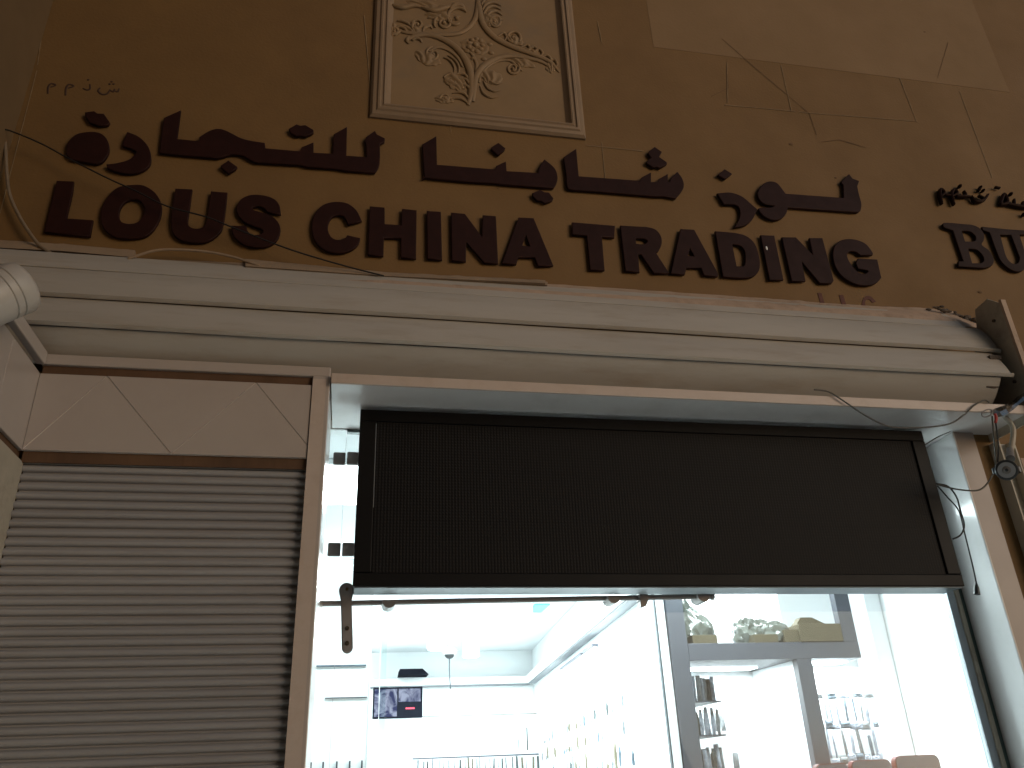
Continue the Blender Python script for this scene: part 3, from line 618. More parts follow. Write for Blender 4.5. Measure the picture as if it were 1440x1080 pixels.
sh = empty('closed_shutter', (-0.52, YB+0.03, 0), 'closed grey ribbed roller shutter of narrow slats filling the left bay', 'roller shutter')
PITCHZ = 0.0258; top = Zc+0.834
def slatprof():
    pr = []
    for i in range(8):
        f = i/7; pr.append((YB+0.028-0.0085*math.sin(math.pi*f)**0.75, -0.0015-f*(PITCHZ-0.0065)))
    pr.append((YB+0.034, -PITCHZ+0.0045)); pr.append((YB+0.034, -PITCHZ+0.0)); 
    return pr
pr = slatprof(); ring = pr+[(YB+0.040, -PITCHZ), (YB+0.040, 0.0), (YB+0.034, 0.0)]
first = MB().prism([(y, z) for y, z in ring], 'x', -0.897, -0.141).build('slat', M['shutter'], sh, loc=Vector((-0.519, YB+0.03, 0)), smooth=True, sharp=50)
z = top; k = 0
first.location.z = z-total(sh).z
while z-PITCHZ > PITCHZ:
    z -= PITCHZ; k += 1
    share(first, 'slat', (-0.519+random.uniform(-.0006, .0006), YB+0.03+random.uniform(-.0008, .0008), z), sh)
MB().box(-0.897, -0.141, YB+0.045, YB+0.06, 0.0, Zc+0.83).build('shutter_backing', M['line'], sh)
MB().box(-0.897, -0.141, YB+0.019, YB+0.04, Zc+0.8345, Zc+0.843, 0).build('top_rail', M['shutter'], sh)

sw = empty('side_wall', (-0.95, -0.8, 0), 'cream clad side wall returning towards the viewer at the left edge', 'wall')
MB().box(-1.05, -0.912, -1.6, YB+0.02, 0.0, Zc+1.10).build('wall_core', M['backing'], sw)
y = YB+0.0095
for i, L in enumerate([0.22, 0.42, 0.42, 0.35]):
    MB().box(-0.9115, -0.9005, y-L+0.002, y, ZT0, ZT1, 0.0015).build('tile', M['tile'], sw)
    y -= L
MB().box(-0.9115, -0.8975, -1.6, YB+0.0275, 0.0, Zc+0.838, 0.0015).build('lower_panel', M['plate'], sw)
MB().box(-0.9115, -0.888, -1.6, YB-0.0085, Zc+1.124, Zc+1.164, 0.003).build('top_trim', M['tile'], sw)

# bullet camera / round cream housing at the left edge
lc = empty('round_wall_lamp', (-0.93, -0.62, Zc+1.2), 'cream ribbed cylindrical housing mounted above the side wall at the left edge', 'lamp')
c1 = at(39, 401, -0.62); c0 = at(-72, 444, -0.70)
pA, pB = at(16, 409, -0.60), at(-85, 449, -0.66)
axis = (pA-pB).normalized()
rr = 0.066
MB().lathe([(rr*0.93, -0.25), (rr, -0.24), (rr, -0.031), (rr-0.003, -0.029), (rr-0.003, -0.027), (rr, -0.025), (rr, -0.011), (rr-0.003, -0.009), (rr-0.003, -0.007), (rr, -0.005), (rr*0.99, 0.022), (rr*0.93, 0.032), (rr*0.80, 0.038), (rr*0.3, 0.040)], pA, axis, 40).build('housing', M['beige_plastic'], lc, smooth=True, sharp=50)
MB().box(-0.96, -0.93, -0.66, -0.62, Zc+1.164, Zc+1.20, 0.003).build('mount', M['beige_plastic'], lc)

# ---------------------------------------------------------------- LED message board
lx0, lx1 = 0.007, 2.040; lz0, lz1 = Zc+0.5275, Zc+1.0955; lyf, lyb = -0.05, 0.055
led = empty('led_message_board', ((lx0+lx1)/2, 0, lz0), 'long black unlit LED message board hanging across the lit shop opening', 'led sign')
fb = 0.040
MB().box(lx0, lx1, lyf, lyb, lz0+0.0, lz0+fb, 0.003).build('frame_bottom', M['black'], led)
MB().box(lx0, lx1, lyf, lyb, lz1-fb, lz1, 0.003).build('frame_top', M['black'], led)
MB().box(lx0, lx0+fb+.012, lyf, lyb, lz0+fb+.0005, lz1-fb-.0005, 0.003).build('frame_side', M['black'], led)
MB().box(lx1-fb-.012, lx1, lyf, lyb, lz0+fb+.0005, lz1-fb-.0005, 0.003).build('frame_side', M['black'], led)
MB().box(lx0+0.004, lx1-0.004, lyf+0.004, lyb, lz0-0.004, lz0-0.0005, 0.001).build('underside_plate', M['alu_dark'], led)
MB().box(lx0+fb, lx1-fb, lyb-0.03, lyb-0.002, lz0+fb, lz1-fb).build('back_sheet', M['black'], led)
# modules, with the LED grid as fine relief in the material
ml = bpy.data.materials.new('led_module_face'); ml.use_nodes = True; n = ml.node_tree.nodes; l = ml.node_tree.links; pb = n['Principled BSDF']
pb.inputs['Roughness'].default_value = 0.6; pb.inputs['Specular IOR Level'].default_value = 0.16
tc = n.new('ShaderNodeNewGeometry'); sp = n.new('ShaderNodeSeparateXYZ'); l.new(tc.outputs['Position'], sp.inputs[0])
def sine(o, ofs):
    a = n.new('ShaderNodeMath'); a.operation = 'SUBTRACT'; a.inputs[1].default_value = ofs; l.new(o, a.inputs[0])
    b_ = n.new('ShaderNodeMath'); b_.operation = 'MULTIPLY'; b_.inputs[1].default_value = 2*math.pi/0.010; l.new(a.outputs[0], b_.inputs[0])
    c = n.new('ShaderNodeMath'); c.operation = 'COSINE'; l.new(b_.outputs[0], c.inputs[0])
    d = n.new('ShaderNodeMath'); d.operation = 'MULTIPLY_ADD'; d.inputs[1].default_value = 0.5; d.inputs[2].default_value = 0.5; l.new(c.outputs[0], d.inputs[0]); return d.outputs[0]
mxn, mzn = 6, 3; ix0, ix1 = lx0+fb+.0125, lx1-fb-.0125; iz0, iz1 = lz0+fb+.001, lz1-fb-.001
sx, sz = sine(sp.outputs[0], ix0+0.005), sine(sp.outputs[2], iz0+0.005)
pw = n.new('ShaderNodeMath'); pw.operation = 'MULTIPLY_ADD'; l.new(sx, pw.inputs[0]); l.new(sz, pw.inputs[1]); pw.inputs[2].default_value = 0
hs = n.new('ShaderNodeMath'); hs.operation = 'MULTIPLY_ADD'; l.new(sx, hs.inputs[0]); hs.inputs[1].default_value = 0.45; l.new(pw.outputs[0], hs.inputs[2])
cr = n.new('ShaderNodeMix'); cr.data_type = 'RGBA'; cr.inputs[6].default_value = (0.0022, 0.0021, 0.0024, 1); cr.inputs[7].default_value = (0.0095, 0.0088, 0.0096, 1)
cl = n.new('ShaderNodeClamp'); l.new(hs.outputs[0], cl.inputs[0]); l.new(cl.outputs[0], cr.inputs[0]); l.new(cr.outputs[2], pb.inputs['Base Color'])
bp = n.new('ShaderNodeBump'); bp.inputs['Strength'].default_value = 0.3; bp.inputs['Distance'].default_value = 0.0015; l.new(hs.outputs[0], bp.inputs['Height']); l.new(bp.outputs[0], pb.inputs['Normal'])
mw, mh = (ix1-ix0)/mxn, (iz1-iz0)/mzn; proto = None
for i in range(mxn):
    for j in range(mzn):
        X, Z = ix0+mw*i, iz0+mh*j
        if proto is None:
            proto = MB().box(X+.0001, X+mw-.0001, lyf+0.007, lyf+0.022, Z+.0001, Z+mh-.0001, 0.0001, 1).build('led_module', ml, led); p0 = total(proto)
        else: share(proto, 'led_module', p0+Vector((mw*i, 0, mh*j)), led)
MB().box(lx0+fb+.0108, lx0+fb+.0128, lyf-0.0006, lyf+0.002, lz0+fb+.20, lz1-fb-.01).build('bright_seam', M['alu'], led)
for x in (0.25, 1.8):
    bx('hanger_strap', 'black', led, x, x+0.04, 0.0, 0.03, lz1+.0005, SO-0.001)

# ---------------------------------------------------------------- glass front
YG = 0.16
gf = empty('side_glass', (-0.09, YG, 0), 'narrow fixed glass pane beside the post, left of the LED board', 'glass pane')
MB().box(-0.31, -0.0365, YG, YG+0.010, 0.03, SO-0.001).build('pane', M['glass'], gf)
MB().box(-0.0363, -0.0353, YG, YG+0.010, 0.03, SO-0.03).build('glass_edge', M['alu'], gf)
dg_ = empty('glass_door', (0.6, YG, 0), 'frameless clear glass door under the LED board', 'glass door')
MB().box(-0.0345, 2.125, YG, YG+0.010, 0.03, SO-0.012).build('pane', M['glass'], dg_)
MB().box(-0.0345, 2.125, YG-0.006, YG+0.016, SO-0.0115, SO-0.001).build('top_channel', M['seal'], dg_)
for nm, px0, px1, pyt, pyb in (('patch_fitting', 468, 486, 636, 653), ('patch_fitting', 487.5, 506, 635.5, 653), ('patch_fitting', 460, 479.5, 763, 782), ('patch_fitting', 480.5, 502, 763, 782)):
    a, b_ = at(px0, pyb, YG-0.012), at(px1, pyt, YG-0.012)
    MB().box(a.x, b_.x, YG-0.014, YG-0.0005, a.z, b_.z, 0.005, 3).build(nm, M['steel'], dg_ if px0 in (487.5, 480.5) else gf, smooth=True)
# sliding rail
ra = empty('sliding_rail', at(720, 843, 0.11), 'round steel sliding rail running under the LED board across the glass', 'rail')
p0, p1 = at(444, 849, 0.11), at(1001, 838.5, 0.11)
MB().cyl(p0, p1, 0.0088, n=20).build('bar', M['steel'], ra, smooth=True)
e = at(450, 849, 0.11); MB().cyl(e-Vector((0.012, 0, 0)), e+Vector((0.008, 0, 0)), 0.0115, n=20).build('end_collar', M['chrome'], ra, smooth=True)
for px, py in ((547, 846), (862, 840), (988, 838)):
    c = at(px, py, 0.095); s = MB()
    pr = [(c.x-0.021, c.z+0.004), (c.x+0.021, c.z+0.004)]+[(c.x+0.021*math.cos(a), c.z-0.002-0.019*math.sin(a)) for a in [math.pi*k/12 for k in range(13)]]
    s.prism(pr, 'y', 0.085, 0.150); s.build('rail_clamp', M['steel'], ra, smooth=True, sharp=30)
c = at(904, 843, 0.10)
MB().box(c.x-0.014, c.x+0.016, 0.088, 0.125, c.z-0.006, c.z+0.020, 0.002).prism([(c.x-0.012, c.z-0.006), (c.x+0.014, c.z-0.006), (c.x+0.006, c.z-0.022), (c.x-0.012, c.z-0.026)], 'y', 0.092, 0.120).build('rail_stop', M['steel'], ra)
c = p1; MB().cyl(c-Vector((0.006, 0, 0)), c+Vector((0.006, 0, 0)), 0.013, n=16).build('end_cap', M['steel'], ra, smooth=True)
hg = empty('roller_hanger', at(488, 914, 0.09), 'dark steel roller hanger strap clamped on the glass left of the LED board', 'door hanger')
ht, hbm = at(487.5, 831, 0.09), at(488.5, 911, 0.09)
s = MB(); out = []
R1, R2 = 0.0235, 0.0165
for k in range(19):
    a = math.pi*(1.12-1.24*k/18)+0; out.append((ht.x+R1*math.cos(a), ht.z+R1*math.sin(a)))
out.append((ht.x+R2*1.0, ht.z-0.030))
for k in range(13):
    a = -math.pi*k/12; out.append((hbm.x+R2*math.cos(a), hbm.z+R2*math.sin(a)))
out.append((ht.x-R2*1.0, ht.z-0.030))
s.prism(out, 'y', 0.078, 0.098); bmesh.ops.bevel(s.bm, geom=[e for e in s.bm.edges if all(abs(v.co.y-0.078) < 1e-6 for v in e.verts)], offset=0.004, segments=2, affect='EDGES')
s.build('strap', M['steel'], hg, smooth=True, sharp=50)
for py, r in ((829, .006), (884, .008), (905, .008)):
    c = at(488, py, 0.078); MB().cyl((c.x, 0.080, c.z), (c.x, 0.071, c.z), r, r*0.8, n=16).build('bolt', M['chrome'], hg, smooth=True)
# right glass channel
ch = empty('glass_channel', (2.16, YG, 0), 'greenish aluminium channel holding the glass along the right jamb', 'channel')
MB().box(2.128, 2.158, YG-0.004, YG+0.02, 0.0, SO-0.002, 0.001).build('inner_strip', M['alu'], ch)
MB().box(2.160, 2.176, YG-0.010, YG+0.02, 0.0, SO-0.002, 0.002).build('middle_strip', M['plate'], ch)
MB().box(2.178, 2.194, YG-0.004, YG+0.02, 0.0, SO-0.002, 0.001).build('outer_strip', M['seal'], ch)

# ---------------------------------------------------------------- cables
def cable(pts, Y, r, m, label, cat='cable', nm='cable', parent=None):
    P = []
    for i, q in enumerate(pts):
        yy = q[2] if len(q) > 2 else Y
        P.append(at(q[0], q[1], yy))
    o = MB().tube(P, r, n=8, smooth=6).build(nm, M[m], parent, smooth=True)
    return tag(o, label, cat)
cable([(-20, 183), (5, 182), (25, 188), (60, 203), (95, 222), (150, 250), (190, 268), (235, 290), (290, 305), (330, 321), (400, 348), (450, 364), (500, 378), (540, 388, -.07)], -0.062, 0.0028, 'cable', 'thin black cable sagging across the letters LOUS down to the ledge')
cable([(0, 150), (5, 184), (8, 215), (10, 250), (14, 275), (26, 302), (40, 325), (58, 347), (85, 361), (130, 367), (190, 364)], -0.034, 0.0058, 'cable_w', 'loose dirty cable curving down the wall at the left edge', nm='cable')
cable([(180, 364), (215, 353), (245, 351), (290, 354), (330, 362), (365, 374)], -0.055, 0.0045, 'bead', 'short pale cable arching over the ledge below the letters OU')
cable([(1145, 548), (1165, 551), (1185, 563), (1210, 580), (1235, 594), (1258, 601), (1300, 601), (1335, 596), (1356, 583), (1370, 570), (1384, 563), (1391, 566)], -0.235, 0.0028, 'cable_g', 'thin dark cable looping from the head trim above the LED board')
cable([(1300, 626), (1318, 615), (1338, 606)], -0.04, 0.0022, 'cable_g', 'short dark cable from the LED board corner to the jamb top')
cable([(1316, 680), (1333, 684), (1345, 699), (1351, 720), (1356, 738), (1351, 752), (1340, 758)], -0.03, 0.0030, 'cable', 'black cable loop hanging beside the right end of the LED board')
pc = empty('power_cable', at(1373, 830, -0.03), 'straight black power cable with a plug hanging down the right jamb', 'cable')
MB().tube([at(1318, 683, -.03), at(1332, 699, -.03), at(1348, 718, -.03), at(1357, 752, -.03), at(1368, 797, -.03), at(1373, 821, -.03)], 0.0026, smooth=6).build('wire', M['cable'], pc, smooth=True)
a, b_ = at(1372.5, 819, -.03), at(1374, 836, -.03)
MB().cyl(a, a.lerp(b_, .45), 0.003, 0.0085, 12).cyl(a.lerp(b_, .45), b_, 0.0085, 0.0105, 12).build('plug', M['dark_plastic'], pc, smooth=True, sharp=40)
cable([(1318, 681), (1340, 687), (1366, 690), (1381, 687), (1393, 673), (1400, 655), (1398, 620, -.2), (1395, 585, -.22)], -0.10, 0.0030, 'cable_g', 'grey cable running from the LED board to the security camera')
cable([(1397, 570), (1401, 600), (1404, 625), (1403, 650)], -0.2, 0.0025, 'cable', 'thin black wire dropping to the security camera')

# security camera on bracket
sc = empty('security_camera', at(1416, 640, -0.25), 'small dark round security camera with grey ring on a steel arm at right', 'security camera')
c = at(1415.5, 661, -0.28); ax_ = (CAM-c).normalized()
MB().lathe([(0.024, -0.075), (0.030, -0.070), (0.0335, -0.045), (0.0345, -0.004), (0.033, 0.0), (0.0275, 0.002)], c, ax_, 32).build('body', M['dark_plastic'], sc, smooth=True, sharp=40)
MB().lathe([(0.0262, 0.0015), (0.0262, 0.004), (0.020, 0.0045), (0.014, 0.0035)], c, ax_, 32).build('ring', M['grey_plastic'], sc, smooth=True, sharp=40)
MB().lathe([(0.013, 0.003), (0.0115, 0.0052), (0.004, 0.0065)], c, ax_, 24).build('lens', M['steel'], sc, smooth=True)
MB().lathe([(0.0055, 0.006), (0.004, 0.0085), (0.001, 0.009)], c, ax_, 16).build('pupil', M['dark_plastic'], sc, smooth=True)
for side in (-1, 1):
    q = c-ax_*0.03+CR*0.036*side; MB().box(q.x-0.005, q.x+0.005, q.y-0.012, q.y+0.012, q.z-0.012, q.z+0.010, 0.002).build('swivel_ear', M['dark_plastic'], sc)
a = at(1420, 641, -0.22); b_ = at(1424, 600, -0.20); d_ = at(1412, 585, -0.16)
MB().tube([a, at(1424, 620, -.2), b_, d_], 0.009, n=10).build('arm', M['plate'], sc, smooth=True)
MB().cyl(at(1421, 645, -.24), at(1420, 632, -.21), 0.014, 0.011, 14).build('joint', M['steel'], sc, smooth=True)
# shiny fixing plate at shutter end
fx = empty('fixing_strap', at(1410, 575, -0.25), 'shiny crumpled metal strap under the shutter end plate', 'strap')
bm = bmesh.new(); rows = []
for i, (x, y_, hw) in enumerate([(1396, 584, 8), (1404, 580, 11), (1413, 576, 10), (1421, 572, 8), (1428, 567, 6), (1436, 560, 7), (1450, 552, 8)]):
    q = at(x, y_, -0.24-0.008*(i % 2)); o1 = Vector((0.0, 0.012, 0.0018*hw)); rows.append([bm.verts.new(q-o1), bm.verts.new(q+Vector((0, -0.006, 0))), bm.verts.new(q+o1)])
for a, c in zip(rows, rows[1:]):
    for k in range(2): bm.faces.new((a[k], a[k+1], c[k+1], c[k]))
bmesh.ops.solidify(bm, geom=bm.faces[:], thickness=0.003)
s = MB(); s.bm = bm; s.build('strap', M['chrome'], fx)
pts = [at(1388+7.5*math.cos(t), 581+4.8*math.sin(t)-2*math.cos(t), -0.24) for t in [2*math.pi*k/14 for k in range(15)]]
MB().tube(pts, 0.0028, smooth=2).build('ring', M['steel'], fx, smooth=True)
MB().tube([at(1399, 582, -.25), at(1401, 588, -.25), at(1400, 594, -.25)], 0.005, n=10).build('red_tape', M['red_wire'], fx, smooth=True)

# ---------------------------------------------------------------- shop interior
rm = empty('shop_room', (0.7, 3.4, 0), 'brightly lit white shop interior behind the glass', 'room')
CZ = 2.80
MB().box(-1.6, 3.06, 0.18, 6.66, CZ, CZ+0.1).build('ceiling', M['ceil'], rm)
MB().box(-1.66, -1.60, 0.30, 6.66, 0.0, CZ).build('wall', M['white_wall'], rm)
MB().box(3.00, 3.06, 0.18, 6.66, 0.031, CZ-.001).build('wall', M['white_wall'], rm)
MB().box(-1.6, 3.00, 6.50, 6.60, 0.031, CZ-.001).build('wall', M['white_wall'], rm)
MB().box(2.196, 2.999, 0.181, 0.24, 0.031, CZ-.001).build('wall', M['white_wall'], rm)
MB().box(-1.6, -0.31, 0.24, 0.30, 0.031, CZ-.001).build('wall', M['white_wall'], rm)
MB().box(-0.31, 2.19, 0.18, 0.23, SO+0.004, CZ-.001).build('door_head', M['white_wall'], rm)
# corner cornice
cz = Zc+0.905
MB().box(-1.59, 1.90, 6.36, 6.499, cz, cz+0.07, 0.004).build('cornice', M['cornice'], rm)
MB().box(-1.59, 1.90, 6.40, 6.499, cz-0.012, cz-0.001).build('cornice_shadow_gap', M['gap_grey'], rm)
# partition wall that runs back from the cabinet
def slab2(nm, m, x0, y0, x1, y1, z0, z1, th, parent):
    d = Vector((x1-x0, y1-y0, 0)).normalized(); nn = Vector((d.y, -d.x, 0))*th
    pts_ = [(x0, y0), (x1, y1), (x1+nn.x, y1+nn.y), (x0+nn.x, y0+nn.y)]
    return MB().prism(pts_, 'z', z0, z1).build(nm, M[m], parent)
pw_ = empty('partition_wall', (1.78, 4.0, 0), 'white shelving partition running back on the right of the aisle', 'partition')
slab2('panel', 'white_wall', 1.615, 1.75, 1.955, 6.49, 0.031, CZ-.002, 0.03, pw_)
slab2('cornice', 'cornice', 1.515, 1.75, 1.855, 6.35, cz, cz+0.075, 0.10, pw_)
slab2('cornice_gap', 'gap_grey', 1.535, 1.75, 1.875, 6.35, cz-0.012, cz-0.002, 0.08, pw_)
MB().box(1.606, 1.652, 1.72, 1.749, 0.031, CZ-.002, 0.001).build('end_trim', M['lam_w'], pw_)
MB().box(1.598, 1.604, 1.722, 1.748, 0.031, CZ-.003).build('end_gap', M['line'], pw_)
# fluorescent strip on the partition
fl = empty('strip_light', (1.86, 3.7, Zc+.75), 'thin strip light fitting on the white partition wall', 'light fitting')
def part_x(y): return 1.615+(y-1.75)*(0.34/4.74)
for y0, y1 in ((3.2, 3.55), (3.62, 4.55)):
    MB().tube([(part_x(y0)-.03, y0, Zc+.80), (part_x(y1)-.03, y1, Zc+.80-.0)], .012, n=8, smooth=1).build('tube', M['tubelamp'], fl)
    MB().prism([(part_x(y0)-.05, y0), (part_x(y1)-.05, y1), (part_x(y1)-.003, y1), (part_x(y0)-.003, y0)], 'z', Zc+.815, Zc+.83).build('fitting', M['lam'], fl)
# ceiling beams
for y_ in (2.55, 4.3): bx('ceiling_rib', 'cornice', rm, -1.59, 1.6, y_, y_+0.06, CZ-0.03, CZ-0.001)

# left shelf wall inside
ls = empty('left_shelf_wall', (-0.6, 2.05, 0), 'white display wall with hooks just inside at left', 'display wall')
MB().box(-1.59, 0.117, 2.0, 2.05, 0.031, 2.60).build('panel', M['white_wall'], ls)
MB().box(0.118, 0.124, 1.99, 2.06, 0.031, 2.60).build('edge_strip', M['lam_w'], ls)
MB().box(-0.3, 0.10, 1.985, 1.999, Zc+.5575, Zc+.565).build('shelf_lip', M['pack_d'], ls)
MB().box(-0.1, 0.11, 1.985, 1.999, Zc+.405, Zc+.409).build('shelf_lip', M['lam'], ls)
# hanging glass sheet edge near the screen
gs = MB().box(0.155, 0.185, 1.6, 1.608, 0.031, 2.35).build('glass_screen', M['glass']); tag(gs, 'narrow clear glass screen standing inside the door left of the monitor', 'glass screen')
MB().box(0.155, 0.1575, 1.599, 1.609, 0.031, 2.35).build('edge', M['lam_w'], gs)

# lamps on the shop ceiling
GL = 'round downlights on the shop ceiling'
def area(nm, loc, sx_, sy_, e_, rot=(0, 0, 0)):
    L = bpy.data.lights.new(nm, 'AREA'); L.shape = 'RECTANGLE'; L.size = sx_; L.size_y = sy_; L.energy = e_; L.color = (0.91, 0.97, 1.0)
    o = bpy.data.objects.new(nm, L); col.objects.link(o); o.location = loc; o.rotation_euler = rot; return o
for i, (px, py, dd) in enumerate([(570, 905, 6.6), (614, 905, 7.6), (662, 905, 8.1), (735, 880, 6.4)]):
    r_ = at(px, py, Yd(dd)); t = empty('downlight', (r_.x, Yd(dd), CZ-.16), ['white cylinder downlight, leftmost of the row in front of the back wall', 'white cylinder downlight just left of the dome camera', 'white cylinder downlight just right of the dome camera', 'white cylinder downlight nearer the door under the cyan sticker'][i], 'downlight', GL)
    MB().cyl((r_.x, Yd(dd), CZ-.001), (r_.x, Yd(dd), CZ-.17), 0.085, n=24).build('housing', M['cornice'], t, smooth=True, sharp=40)
    MB().cyl((r_.x, Yd(dd), CZ-.172), (r_.x, Yd(dd), CZ-.178), 0.075, n=24).build('lens', M['lamp'], t)
LP = [(0.0, 1.1), (0.95, 1.1), (1.9, 1.1), (0.35, 2.9), (1.0, 2.9), (0.2, 4.7), (1.0, 4.7), (2.35, 2.1)]
for i, (x, y_) in enumerate(LP):
    if i == 7: continue
    t = empty('ceiling_panel_light', (x, y_, CZ-.03), ['square ceiling panel light over the door at the left, behind the black board', 'square ceiling panel light over the middle of the door, behind the black board', 'square ceiling panel light over the right of the door, behind the black board', 'square white panel light on the left of the second ceiling row', 'square white panel light on the right of the second ceiling row', 'square white panel light on the left of the ceiling row nearest the back wall', 'square white panel light on the right of the ceiling row nearest the back wall'][i], 'ceiling light', 'square panel lights on the shop ceiling')
    MB().box(x-.28, x+.28, y_-.28, y_+.28, CZ-.025, CZ-.002, .002).build('frame', M['cornice'], t)
    MB().box(x-.26, x+.26, y_-.26, y_+.26, CZ-.030, CZ-.0255).build('diffuser', M['lamp'], t)
    area('panel_lamp', (x, y_, CZ-.035), .5, .5, [16, 16, 20, 90, 90, 55, 55][i])
p_ = at(757, 856, Yd(6.6)); cs_ = MB().box(p_.x-.06, p_.x+.06, p_.y-.16, p_.y+.16, CZ-.012, CZ-.002).build('ceiling_sticker', M['cyan']); tag(cs_, 'cyan glowing rectangle on the shop ceiling below the LED board', 'light')

# monitor and recorder
mo = empty('cctv_monitor', at(560, 1010, Yd(8.5)), 'small wall monitor split into camera pictures, hung under the cornice', 'monitor')
tl, br = at(525, 967, Yd(8.5)), at(594, 1009, Yd(8.5))
MB().box(tl.x, br.x, Yd(8.5), Yd(8.54), br.z, tl.z, .006).build('bezel', M['screen_black'], mo)
def scrmat():
    m = bpy.data.materials.new('camera_picture'); m.use_nodes = True; n = m.node_tree.nodes; l = m.node_tree.links; b = n['Principled BSDF']
    g = n.new('ShaderNodeNewGeometry'); t = n.new('ShaderNodeTexNoise'); t.inputs['Scale'].default_value = 9; t.inputs['Detail'].default_value = 3; t.inputs['Distortion'].default_value = 1.2
    r = n.new('ShaderNodeValToRGB'); r.color_ramp.elements[0].position = .38; r.color_ramp.elements[0].color = (.06, .07, .18, 1); r.color_ramp.elements[1].position = .58; r.color_ramp.elements[1].color = (.62, .64, .85, 1)
    l.new(g.outputs['Position'], t.inputs['Vector']); l.new(t.outputs[0], r.inputs[0]); b.inputs['Base Color'].default_value = (0.005, 0.005, 0.01, 1); b.inputs['Specular IOR Level'].default_value = 0.05; b.inputs['Roughness'].default_value = 0.8
    l.new(r.outputs[0], b.inputs['Emission Color']); b.inputs['Emission Strength'].default_value = 0.75; return m
sm = scrmat(); wx = br.x-tl.x; wz = tl.z-br.z
MB().box(tl.x+.03*wx, tl.x+.485*wx, Yd(8.498), Yd(8.4995), br.z+.06*wz, tl.z-.06*wz).build('picture', sm, mo)
MB().box(tl.x+.515*wx, tl.x+.96*wx, Yd(8.498), Yd(8.4995), br.z+.52*wz, tl.z-.06*wz).build('picture', sm, mo)
MB().box(tl.x+.66*wx, tl.x+.84*wx, Yd(8.497), Yd(8.4985), br.z+.28*wz, br.z+.33*wz).build('red_caption', emit('red_caption', (.6, .02, .05), .5), mo)
dv = MB().prism([(0.565, 0), (0.86, 0), (0.80, 0.055), (0.575, 0.055)], 'y', Yd(8.6), Yd(8.85)); o = dv.build('recorder_box', M['screen_black'])
o.location = (at(563, 958, Yd(8.6)).x+.13, Yd(8.7), cz+.072); tag(o, 'flat dark recorder box lying on the cornice above the monitor', 'recorder')
dc = empty('dome_camera', at(632, 925, Yd(8.0)), 'white dome camera hanging from the shop ceiling with its cable down to the cornice', 'security camera')
q = at(632, 921, Yd(8.0))
MB().cyl((q.x, q.y, q.z+.02), (q.x, q.y, CZ), .012, n=12).sphere((q.x, q.y, q.z+.035), .07, (1, 1, .6)).build('base', M['cornice'], dc, smooth=True)
MB().sphere((q.x, q.y, q.z), .045, (1, 1, .8)).build('dome', M['pack_e'], dc, smooth=True)
MB().tube([(q.x, q.y, q.z-.03), (q.x+.005, q.y+.05, q.z-.15), (q.x+.02, q.y+.1, q.z-.29)], .006).build('lead', M['line'], dc, smooth=True)

# ---- racks on the back wall
def packet(nm, loc, w, h, t, m, seed=0):
    random.seed(seed)
    s = MB(); b = bmesh.new(); nx, nz = 4, 5; grid = []
    for sgn in (-1, 1):
        gr = []
        for j in range(nz+1):
            row = []
            for i in range(nx+1):
                u, v = i/nx, j/nz; bul = (math.sin(math.pi*u)*math.sin(math.pi*v))**0.5 if 0 < u < 1 and 0 < v < 1 else 0
                row.append(b.verts.new(((u-.5)*w*(1-.08*v), sgn*t*.5*bul*random.uniform(.6, 1.1), v*h)))
            gr.append(row)
        grid.append(gr)
        for j in range(nz):
            for i in range(nx): b.faces.new((gr[j][i], gr[j][i+1], gr[j+1][i+1], gr[j+1][i]))
    bmesh.ops.remove_doubles(b, verts=b.verts[:], dist=1e-5); bmesh.ops.recalc_face_normals(b, faces=b.faces[:])
    s.add(b); s.bm.transform(Matrix.Translation(Vector(loc))); return s.build(nm, M[m], None, loc=loc)
br_ = empty('back_wall_rack', (1.2, 6.4, 0.3), 'white metal display rack of hooks along the back wall', 'display rack')
YR = Yd(8.85)
def rz(py, px=660, d=8.85): return at(px, py, Yd(d)).z
xa0, xa1 = at(580, 1040, YR).x, at(765, 1040, YR).x
for x in (xa0, xa1): bx('upright', 'lam_w', br_, x-.015, x+.015, YR, YR+.03, .031, Zc+.62)
bx('top_rail', 'pack_c', br_, xa0, xa1, YR-.01, YR-.001, Zc+.60, Zc+.607)
bx('hook_rail', 'lam', br_, xa0, xa1, YR-.012, YR-.002, Zc+.215, Zc+.23)
bx('hook_rail', 'lam', br_, xa0, xa1, YR-.012, YR-.002, Zc-.05, Zc-.035)
src = {}
for j, m_ in enumerate(['pack_b', 'pack_a', 'pack_c', 'pack_e', 'pack_d', 'pack_f']):
    src[m_] = packet('packet_source', (0, -50, -5), .05, .16, .02, m_, j)
def hang(m_, loc, sc_, label, group, cat='packet', nm='hanging_packet', rot=None):
    o = src[m_].copy(); o.name = nm; col.objects.link(o); o.location = loc; o.scale = sc_
    o.rotation_euler = rot or (0, random.uniform(-.05, .05), random.uniform(-.3, .3)); tag(o, label, cat, group); return o
random.seed(11)
x = xa0+.05
while x < xa1-.03:
    hang(random.choice(['pack_c', 'pack_a', 'pack_e', 'pack_b']), (x, YR-.03, Zc+.02+random.uniform(-.01, .01)), (random.uniform(.15, .5), 1, 1.15), 'narrow packet hanging under the second rail, %s third of the back wall rack' % ('left' if x < xa0+(xa1-xa0)/3 else 'middle' if x < xa0+(xa1-xa0)*2/3 else 'right'), 'packets hanging on the back wall rack'); x += random.uniform(.03, .065)
x = xa0+.05
while x < xa1-.03:
    if random.random() < .45: hang(random.choice(['pack_c', 'pack_a', 'pack_b']), (x, YR-.03, Zc+.26), (random.uniform(.2, .4), 1, random.uniform(.6, 1.6)), 'thin packet hanging on the top row of the back wall rack', 'packets hanging on the back wall rack')
    x += random.uniform(.07, .14)
